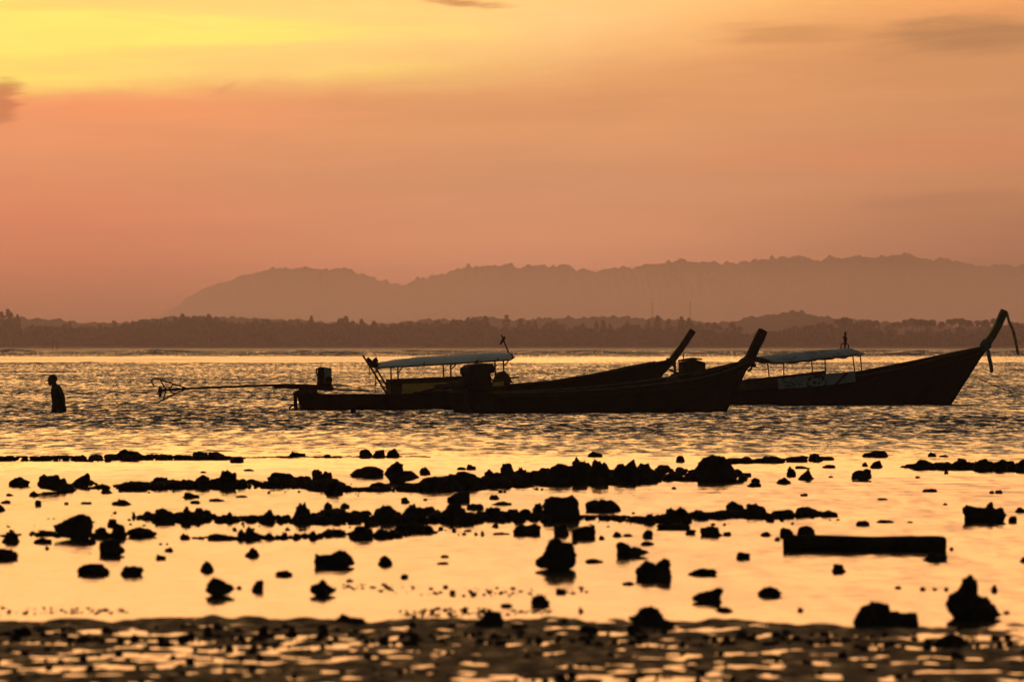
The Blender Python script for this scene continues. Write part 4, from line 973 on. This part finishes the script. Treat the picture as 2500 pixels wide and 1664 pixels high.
SINGLES = {
'A': [(60,205,290,352),(575,610,262,290),(190,280,385,420),(235,285,445,485),(0,75,445,468),(-30,35,475,520),(40,90,400,418),(435,465,460,476),(545,620,458,472),(755,905,440,480),(1230,1350,395,432),(1285,1360,448,468),(1415,1520,435,453),(1595,1680,415,428),(680,770,370,400),(600,750,340,367),(1555,1650,150,195),(1350,1395,250,262),(1650,1720,235,250),(750,860,605,705),(725,800,570,625),(860,1060,630,695),(640,740,630,700),(600,660,690,740),(220,350,700,740),(10,130,655,735),(230,420,650,690),(-60,125,775,850),(1050,1125,815,850),(1105,1175,765,795),(1215,1290,670,712),(1325,1380,690,710),(1400,1590,675,715),(1790,1865,670,715),(1910,1950,660,705),(1980,2040,670,712),(2090,2160,650,712),(2160,2340,640,690),(1655,1755,765,830),(890,920,525,570),(2190,2250,455,510),(2300,2356,465,500),(1075,1100,735,750),(1120,1140,735,750),(305,335,755,780),(780,980,100,178),(1295,1420,115,175),(1400,1520,120,175),(1950,2070,117,160),(2180,2240,135,160),(1480,1600,240,366),(1240,1460,275,366),(1000,1160,290,366),(800,1000,318,378),(1810,2040,258,340),(2110,2180,236,300),(2160,2250,250,310),(2190,2320,300,405),(1040,1190,500,600),(1200,1300,490,605),(1290,1400,500,590),(1350,1440,508,580),(1760,1860,510,605),(1980,2115,455,600),(2120,2356,500,590),(1510,1580,525,600),(960,1040,520,575)],
'B': [(150,250,100,157),(245,335,105,158),(345,435,97,158),(1705,1805,115,158),(95,330,218,290),(565,640,220,275),(870,955,202,240),(820,880,222,242),(1035,1110,410,440),(590,620,435,448),(30,95,470,500),(440,500,425,465),(85,250,620,710),(190,290,590,625),(250,410,640,705),(390,690,590,670),(1475,1580,610,685),(1595,1760,620,705),(1870,1940,660,695),(1940,2010,675,692),(2075,2150,645,700),(1780,1820,685,712),(1595,1640,715,740),(2170,2390,605,645),(2060,2155,725,750),(1045,1105,605,630),(785,815,635,662),(0,70,640,680),(935,960,665,685),(980,1005,650,685),(1060,1190,665,682),(1690,1930,440,522),(2200,2356,495,600),(2080,2170,535,605),(215,370,325,380),(420,560,335,385),(540,800,285,385),(740,1000,250,372),(1000,1080,235,300),(1080,1210,195,280),(1190,1305,218,330),(1310,1450,240,330),(1420,1600,198,340),(1600,1720,150,340),(1700,1860,170,340),(1850,2060,168,335),(1210,1340,325,362),(1910,1980,315,342),(2085,2135,315,342),(2000,2200,195,325),(280,400,478,600),(400,600,470,600),(690,880,460,600),(880,1000,468,510),(1050,1190,455,480),(1330,1400,462,560),(1000,1130,490,580),(840,940,540,612),(2270,2305,355,372)],
'C': [(440,510,260,290),(500,570,295,325),(480,580,325,355),(405,460,305,330),(0,60,145,190),(900,985,130,185),(740,900,145,190),(560,730,148,195),(400,540,152,195),(1260,1450,110,160),(1705,1770,120,155),(1770,1845,140,157),(750,820,215,285),(800,910,215,237),(680,780,290,335),(990,1080,205,230),(1260,1300,190,220),(1310,1400,178,228),(1615,1655,282,298),(1665,1770,368,390),(2120,2160,382,402),(2160,2210,378,402),(840,895,400,418),(1365,1435,433,445),(1030,1070,282,294),(1815,1845,250,268),(1805,1840,465,480),(1590,1750,172,238),(1740,1845,190,238),(1850,2010,162,242),(2000,2160,165,250),(2150,2300,170,252),(2290,2400,165,258),(2250,2310,555,598),(2290,2380,495,528),(-40,110,490,598),(110,200,510,570),(320,470,453,520),(460,620,468,560),(600,670,545,590),(640,800,510,555),(800,970,490,552),(970,1095,515,560),(0,100,610,645),(60,140,645,678),(165,320,620,690),(320,375,660,685),(570,650,660,690),(665,705,695,720),(695,800,630,690),(820,950,620,690),(1215,1320,585,618),(1355,1475,580,600),(1565,1605,588,600),(405,505,797,843),(1670,1835,795,855),(1850,1885,765,785)],
'D': [(525,740,100,175),(815,975,115,180),(1355,1450,85,155),(1600,1635,250,272),(1700,1785,210,290),(1860,1980,145,185),(85,215,525,605),(-40,100,560,605),(1210,1360,515,550),(1740,1830,520,600),(1050,1185,620,660),(2260,2420,440,510)],
'E': [(285,390,45,110),(680,770,88,105),(710,765,42,60),(435,490,170,200),(70,120,205,222),(1685,1810,68,95),(1935,2020,222,245),(1320,1445,315,385),(1485,1560,268,305),(1105,1195,370,395),(1505,1580,475,520),(1640,1680,395,430),(1640,1775,520,575),(1970,2060,510,570),(60,210,465,525),(490,550,485,530),(760,820,510,540),(1180,1300,515,550),(1685,1725,610,660),(1480,1570,850,898)],
'F': [(80,280,130,180),(270,390,395,428),(555,725,255,320),(820,865,395,425),(1055,1160,100,160),(2130,2180,240,290),(1480,1525,250,270),(1645,1690,258,282),(1735,1770,262,280),(1815,1845,258,282),(2215,2260,420,440),(2325,2400,55,90),(1735,1990,570,660),(1895,1935,520,555)],
}
k = 500
for c, lst in SINGLES.items():
    for x0, x1, yt, yb in lst:
        k += 1
        X0, Y0 = src(c, x0, yt); X1, Y1 = src(c, x1, yb)
        g = random.Random(k); d = dist(Y1) * 1.003; s = d / FPX
        w = (X1 - X0) * s * 1.04; h = (Y1 - Y0) * s; dep = w * g.uniform(0.55, 0.9)
        d += dep * 0.35
        vs, fs = rock_verts(w, h, dep, k, 4 if w / s > 100 else (3 if w / s > 24 else 2), 0.8)
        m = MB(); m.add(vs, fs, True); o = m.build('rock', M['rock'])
        o.location = (((X0 + X1) / 2 - 1250) / FPX * d, d, 0)
        reg(o, X0, X1, Y0, Y1)

# one label each: where several answer to the same words, count them from the left
by = {}
for o, x, l in ROCKS: by.setdefault(l, []).append((x, o))
ORD = ['first', 'second', 'third', 'fourth', 'fifth', 'sixth', 'seventh', 'eighth', 'ninth', 'tenth', 'eleventh', 'twelfth']
for l, lst in by.items():
    lst.sort(key=lambda t: t[0])
    for i, (x, o) in enumerate(lst):
        if len(lst) == 1: o['label'] = l
        elif len(lst) == 2: o['label'] = ('left ' if i == 0 else 'right ') + l
        else: o['label'] = (f'{ORD[i]} from left ' if i < len(lst) - 1 else 'rightmost ') + l
print('ROCKS', len(ROCKS))

# ------------------------------------------------------------------ the rubble the reef lines are made of
def rubble(name, prof_pts, n, seed, smin=5, smax=34, hk=None):
    g = random.Random(seed); m = MB()
    xs = [p[0] for p in prof_pts]
    for i in range(n):
        x = g.uniform(xs[0], xs[-1]); yt = np.interp(x, xs, [p[1] for p in prof_pts]); yb = np.interp(x, xs, [p[2] for p in prof_pts])
        if yb - yt < 1.5: continue
        base = yb - (yb - yt) * (g.random() if hk else g.random() ** 1.5 * 0.62)
        d = dist(base); s = d / FPX
        top = base - (yb - yt) * .3 if hk else base - (base - yt) * g.uniform(0.7, 1.0)
        w = smin + (smax - smin) * g.random() ** 1.8; h = max(3.0, min(base - top, w * 0.7))
        if hk: h = min(h, w * g.uniform(0.3, 0.7))
        vs, fs = rock_verts(w * s, h * s, w * s * g.uniform(0.6, 1.0), seed * 1000 + i, 2 if w > 13 else 1, 0.5)
        X = (x - 1250) / FPX * d
        m.add([v + Vector((X, d, 0)) for v in vs], fs, True)
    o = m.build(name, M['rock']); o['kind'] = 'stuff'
    return o
def S(c, pts): return [src(c, x, t) + (src(c, x, b)[1],) for x, t, b in pts]
rubble('reef_rubble', S('A', [(-60,140,186),(0,142,184),(500,138,182),(800,128,180),(1000,128,178),(1280,136,176),(1500,138,175),(1640,152,170),(1700,152,166),(2000,144,160),(2356,148,158)]) + S('B', [(60,148,156),(620,147,157)]), 420, 1)
rubble('reef_rubble', S('A', [(795,335,370),(1000,308,376),(1200,300,370),(1450,288,366),(1700,298,365),(1790,318,362),(2000,280,362),(2200,268,385),(2356,330,402)]) + S('B', [(90,355,385),(300,350,384),(450,345,385),(700,300,385),(820,268,380),(1000,270,372),(1100,230,362),(1300,240,355),(1430,205,345),(1640,170,345),(2000,178,335),(2200,200,322)]) + S('C', [(0,205,318),(150,200,320),(400,215,320),(470,268,310)]), 900, 2)
rubble('reef_rubble', S('A', [(940,545,570),(1050,525,590),(1250,510,602),(1450,532,596),(1600,545,592),(1900,535,600),(2100,520,604),(2356,520,602)]) + S('B', [(200,500,600),(500,485,604),(800,480,606),(1000,500,600),(1200,500,592),(1400,480,590),(1640,540,578),(1800,540,575),(2100,545,600)]) + S('C', [(0,520,590),(200,515,570),(500,500,568),(660,530,575),(900,505,553),(1090,525,555)]), 850, 3)
rubble('reef_rubble', S('C', [(360,158,194),(700,158,192),(1000,145,180),(1060,155,166)]), 70, 4)
rubble('reef_rubble', S('C', [(1540,208,226),(1620,190,236),(1850,180,240),(2100,178,248),(2400,180,256)]), 150, 5)
rubble('reef_rubble', S('A', [(0,672,690),(240,665,690),(640,660,700),(900,655,690),(1070,662,672)]), 60, 6, 8, 22)
rubble('reef_rubble', S('A', [(1320,690,706),(1600,680,712),(2000,668,706),(2356,655,690)]) + S('B', [(100,650,700),(400,640,700),(700,650,665)]), 130, 7, 8, 22)
rubble('pebbles', S('A', [(0,300,420),(800,330,400),(1700,330,400),(2356,330,420)]) + S('B', [(400,340,410),(1000,340,400),(1640,320,380),(2300,290,360)]), 110, 13, 3, 13, hk=1)
rubble('pebbles', S('A', [(0,600,720),(900,520,640),(1700,560,660),(2356,570,700)]) + S('B', [(200,570,680),(1000,570,680),(1640,540,640),(2300,530,640)]) + S('C', [(300,520,620),(1100,510,600)]), 170, 14, 3, 15, hk=1)
# thin lines of pebbles and weed in the shallows
rubble('pebbles', S('D', [(-20,395,455),(100,400,462),(270,395,450),(330,398,436),(550,400,445),(860,400,430)]), 80, 8, 3, 14, hk=1)
rubble('pebbles', S('E', [(40,240,268),(240,240,280),(480,240,310),(700,250,320),(960,255,322),(1100,262,320),(1420,265,325),(1560,260,305),(1700,250,295)]), 130, 9, 3, 15, hk=1)
rubble('pebbles', S('E', [(430,405,455),(560,405,470),(800,400,460),(1000,400,460),(1250,412,440),(1450,410,440)]), 110, 10, 4, 18, hk=1)
rubble('pebbles', S('D', [(0,500,640),(300,492,640),(900,480,640),(1500,470,640),(2100,478,640),(2356,500,640)]) + S('E', [(200,505,640),(600,530,660),(1000,540,660),(1600,530,660),(2356,520,660)]) + S('F', [(300,515,660),(1000,530,660),(1700,560,680),(2356,540,680)]), 420, 11, 3, 26)
rubble('pebbles', S('D', [(-50,640,960),(2400,640,960)]) + S('E', [(100,640,960),(2400,640,960)]) + S('F', [(100,640,960),(2400,640,960)]), 420, 12, 4, 26, hk=1)
# ------------------------------------------------------------------ beam lying on the flat
bx0, by0 = src('C', 725, 786); bx1, by1 = src('C', 1830, 796)
d = dist(by0) + 0.1; s = d / FPX
L_ = (bx1 - bx0) * s; hgt = 112 / K * s; m = MB(); rings = []
N = 26
for i in range(N + 1):
    t = 0.5 - 0.5 * math.cos(math.pi * i / N); x = (t - 0.5) * L_; x = math.copysign(min(abs(x), L_ / 2) , x); e = min(i, N - i); c = (0.55, 0.86, 0.96, 1.0)[min(3, int(e + 0.5))]
    ring = []
    for j in range(20):
        a = 2 * math.pi * j / 20; cx_, sz = math.cos(a), math.sin(a)
        q = 0.74
        p = Vector((x, math.copysign(abs(cx_) ** q, cx_) * hgt * 0.55 * c, math.copysign(abs(sz) ** q, sz) * hgt * 0.5 * c * (1.02 - 0.05 * t) + 0.004 * math.sin(t * 9)))
        p += Vector((0, 0, 1)) * mnoise.noise(p * 16) * 0.004
        ring.append(p)
    rings.append(ring)
m.loft(rings, True, True)
o = m.build('fallen_beam', M['rock']); o.location = (((bx0 + bx1) / 2 - 1250) / FPX * d, d, hgt * 0.5 - 0.014); o.rotation_euler = (0, R(0.35), R(-2))
tag(o, 'long straight black beam lying level across the shallow pool under the right boat', 'beam')
# ================================================================== FAR SHORE TREES
def leaf_cards(m, centre_fn, n, size, g):
    for i in range(n):
        c = centre_fn(); s = size * g.uniform(0.6, 1.4)
        a = Vector((g.gauss(0, 1), g.gauss(0, 1), g.gauss(0, 1))).normalized(); b = a.cross(Vector((g.gauss(0, 1), g.gauss(0, 1), g.gauss(0, 1)))).normalized()
        m.add([c - a * s - b * s * .4, c + a * s * .2 - b * s * .7, c + a * s + b * s * .3, c - a * s * .1 + b * s * .7], [(0, 1, 2, 3)])
def palm_mesh(g, h):
    cr = MB(); tr = MB(); top = Vector((g.uniform(-.6, .6), g.uniform(-.4, .4), h * 0.86))
    cr_h = 1.0; tr.tube([(0, 0, -.5), (top.x * .2, top.y * .2, h * .4), tuple(top)], [.42, .30, .24], 6)
    for k in range(26):
        a = 2 * math.pi * k / 26 + g.uniform(-.2, .2); el = g.uniform(-.7, 1.2); ln = g.uniform(2.4, 3.3)
        d = Vector((math.cos(a), math.sin(a), 0)); q = Vector((-d.y, d.x, 0)); pts = []
        for t in (0, .35, .7, 1.0): pts.append(top + d * ln * t * math.cos(el * .7) + Vector((0, 0, ln * (math.sin(el) * t * .75 - .85 * t * t))))
        ws = [.25, .8, .75, .15]
        vs = []
        for p, w in zip(pts, ws): vs += [p - q * w + Vector((0, 0, -.2 * w)), p, p + q * w + Vector((0, 0, -.2 * w))]
        cr.add(vs, [f for i in range(3) for f in ((3 * i, 3 * i + 1, 3 * i + 4, 3 * i + 3), (3 * i + 1, 3 * i + 2, 3 * i + 5, 3 * i + 4))])
    return tr, cr
def tall_mesh(g, h, wd, cone):
    cr = MB(); tr = MB(); tr.tube([(0, 0, -.5), (0, 0, h * .5), (0, 0, h * .95)], [.35, .22, .05], 6)
    def c():
        t = g.uniform(.22, 1.0) ** .8; r = wd / 2 * ((1.08 - t) if cone else math.sin(math.pi * min(1, t * .93 + .05)) ** .6) * math.sqrt(g.random()); a = g.uniform(0, 6.28)
        return Vector((r * math.cos(a), r * math.sin(a), h * t))
    leaf_cards(cr, c, int(150 + wd * 14), .62, g)
    return tr, cr
g = random.Random(5)
TREED = 3015.0
GZ = 1.0
def build_proto(kind, h, wd=4):
    tr, cr = palm_mesh(g, h) if kind == 'palm_tree' else tall_mesh(g, h, wd, kind == 'conical_tree')
    r = empty(kind, (0, 0, 0)); tr.build('trunk', M['trunk'], r); cr.build('crown', M['leaf'], r); return r
def copy_tree(root):
    r = root.copy(); COL.objects.link(r)
    for ch in root.children:
        c = ch.copy(); COL.objects.link(c); c.parent = r
    return r
protos = {'palm_tree': [build_proto('palm_tree', 16.0) for i in range(5)], 'slender_tree': [build_proto('slender_tree', 16.0, 4.2) for i in range(3)], 'conical_tree': [build_proto('conical_tree', 16.0, 9.0) for i in range(2)]}
used = set(); cnt = {}
NUM = ['first', 'second', 'third', 'fourth', 'fifth', 'sixth', 'seventh', 'eighth', 'ninth', 'tenth', 'eleventh', 'twelfth', 'thirteenth', 'fourteenth', 'fifteenth', 'sixteenth', 'seventeenth', 'eighteenth', 'nineteenth', 'twentieth']
def nth(i, n):
    if i == n - 1: return 'rightmost'
    if i < 20: return NUM[i] + ' from left'
    return ('thirty ' if i >= 29 and i + 1 > 30 else 'twenty ') + NUM[(i + 1) % 10 - 1] + ' from left' if (i + 1) % 10 else 'thirtieth from left'
def plant(kind, px, py, d=None, label=None, group=None, wk=1.0):
    d = d or TREED + g.uniform(0, 90)
    cands = protos[kind]; pr = cands[cnt.get(kind, 0) % len(cands)]; cnt[kind] = cnt.get(kind, 0) + 1
    r = pr if pr.name not in used else copy_tree(pr)
    used.add(pr.name)
    H = EYE - (py - HZ) / FPX * d - GZ
    r.location = ((px - 1250) / FPX * d, d, GZ); s = H / 16.0; r.scale = (s * wk, s * wk, s)
    r.rotation_euler = (0, 0, g.uniform(0, 6.28)); tag(r, label, kind.split('_')[0] + ' tree' if kind != 'slender_tree' else 'tree', group)
    return r
PR = [(735,605),(780,590),(810,575),(855,580),(920,570),(975,555),(1040,560),(1095,530),(1125,520),(1150,510),(1175,520),(1240,545),(1265,540),(1300,530),(1350,535),(1430,570),(1470,550),(1495,545),(1555,530),(1605,520),(1635,530),(1660,525),(1690,530),(1715,535),(1740,530),(1795,545),(1860,525),(1900,520),(1930,520),(1960,530),(1990,535),(2045,535),(2070,540),(2100,530),(2150,520),(2270,545),(2310,550),(2345,580)]
for i, (x, y) in enumerate(PR):
    plant('palm_tree', 1650 + x / K, 580 + y / K, label=f'hazy palm {nth(i, len(PR))} on far shore above the flat canopy boat', group='palms on the far shore behind the right boat')
PM = [(40,530),(85,540),(110,560),(165,560),(220,548),(265,550),(300,575),(385,555),(435,580)]
for i, (x, y) in enumerate(PM):
    plant('palm_tree', 1650 + x / K, 580 + y / K, label=f'hazy palm {nth(i, len(PM))} on far shore between the two plain prow posts', group='palms on the far shore between the prow posts', wk=.9)
SM = [(710,555),(760,560),(800,565),(845,565),(890,570),(930,530),(1070,525),(1165,555),(1220,560),(1265,565),(1380,570),(1430,595),(1590,580),(1680,570),(1725,560),(1770,585),(1890,570),(1930,590),(2030,560),(2095,530),(2170,550),(2255,535),(2305,545)]
for i, (x, y) in enumerate(SM):
    plant('slender_tree', 850 + x / K, 580 + y / K, label=f'hazy slender tree {nth(i, len(SM))} in far wood above the left boats', group='slender trees in the far wood above the boats', wk=1.15)
KL = 2.618
for i, (x, y) in enumerate([(10,475),(52,458),(70,480),(95,510),(112,492)]):
    plant('slender_tree', x / KL, 580 + y / KL, label=f'hazy tall tree {nth(i, 5)} in far shore clump at left edge', group='tall trees at the left edge', wk=.95)
plant('conical_tree', 1990 / KL, 580 + 500 / KL, label='hazy pointed tree rising above the far wood over the left boat engine')
plant('conical_tree', 445 / KL, 580 + 535 / KL, label='hazy rounded tree rising above the far wood right of the wading person', wk=.8)
for i, (x, y) in enumerate([(1165,490),(1195,505),(1240,500),(1270,505),(1335,490),(2180,515),(2210,505),(2310,520)]):
    plant('slender_tree', x / KL, 580 + y / KL, label=f'hazy tree {nth(i, 8)} topping far wood between person and white canopy', group='trees topping the far wood at left', wk=1.2)

# the wood itself: one mass of crowns
WOOD = [(-300,800),(0,797),(60,800),(150,797),(200,800),(300,794),(430,778),(520,780),(560,790),(640,784),(700,792),(745,788),(775,790),(800,797),(850,788),(900,793),(960,796),(1000,788),(1080,794),(1110,783),(1180,785),(1215,800),(1240,806),(1300,800),(1345,790),(1390,806),(1420,795),(1450,800),(1500,808),(1560,798),(1640,806),(1700,800),(1780,812),(1850,816),(1960,806),(2050,800),(2130,798),(2200,812),(2300,812),(2400,806),(2500,800),(2800,800)]
m = MB()
x = -300.0
while x < 2800:
    d = TREED + g.uniform(4, 160); top = prof(WOOD, x) + g.gauss(2.5, 6.0)
    H = EYE - (top - HZ) / FPX * d - GZ; X = (x - 1250) / FPX * d; wd = g.uniform(2.6, 6.0)
    def c():
        t = g.random() ** .75; a = g.uniform(0, 6.28); r = wd / 2 * (1.15 - .55 * t ** 2) * math.sqrt(g.random())
        return Vector((X + r * math.cos(a), d + r * math.sin(a), GZ + H * t))
    leaf_cards(m, c, 90, .9, g)
    x += g.uniform(2.5, 6.0)
m.build('far_wood', M['leaf'])['kind'] = 'stuff'
# dark scrub behind the crowns so that no sky shows low down
ridge('far_scrub', [(a, b + 14) for a, b in WOOD], TREED + 175, 12, 1.2, .9, 2.4, M['leaf'], 'stuff', 9, -300, 2800)

# stakes in the sea on the left
for (px, y0, y1, wv), lb in zip(((111, 834, 850, .45), (128.5, 828, 850, .75), (139, 828, 851, .6)), ('short stub of a stake standing far out in the sea, left of two taller ones', 'thick dark stake far out in the sea above the wading person, middle of three', 'slim dark stake far out in the sea above the wading person, rightmost of three')):
    d = 2550.0; m = MB(); H = EYE - (y0 - HZ) / FPX * d
    m.tube([(0, 0, -1.5), (.1, 0, H * .5), (-.08, 0, H)], [wv * .55, wv * .5, wv * .34], 7)
    tag(m.build('sea_stake', M['darkwood'], None, ((px - 1250) / FPX * d, d, 0)), lb, 'stake')
# radio masts far behind the wood
for (px, py), lb in zip(((1592, 738), (1685, 736)), ('thin lattice mast faint in the haze below the hills, left of the other mast', 'thin lattice mast faint in the haze below the hills, right of the other mast')):
    d = 5200.0; H = EYE - (py - HZ) / FPX * d - 1
    r = empty('radio_mast', ((px - 1250) / FPX * d, d, 1.0), label=lb, cat='mast')
    m = MB()
    for k in range(3):
        a = 2.09 * k; m.tube([(1.1 * math.cos(a), 1.1 * math.sin(a), 0), (.3 * math.cos(a), .3 * math.sin(a), H)], .12, 5)
    m.build('legs', M['metal'], r); m = MB()
    for i in range(14):
        z0, z1 = H * i / 14, H * (i + 1) / 14; q0, q1 = 1.1 - .8 * i / 14, 1.1 - .8 * (i + 1) / 14
        for k in range(3):
            a, b = 2.09 * k, 2.09 * (k + 1); m.tube([(q0 * math.cos(a), q0 * math.sin(a), z0), (q1 * math.cos(b), q1 * math.sin(b), z1)], .07, 4)
    m.build('bracing', M['metal'], r)
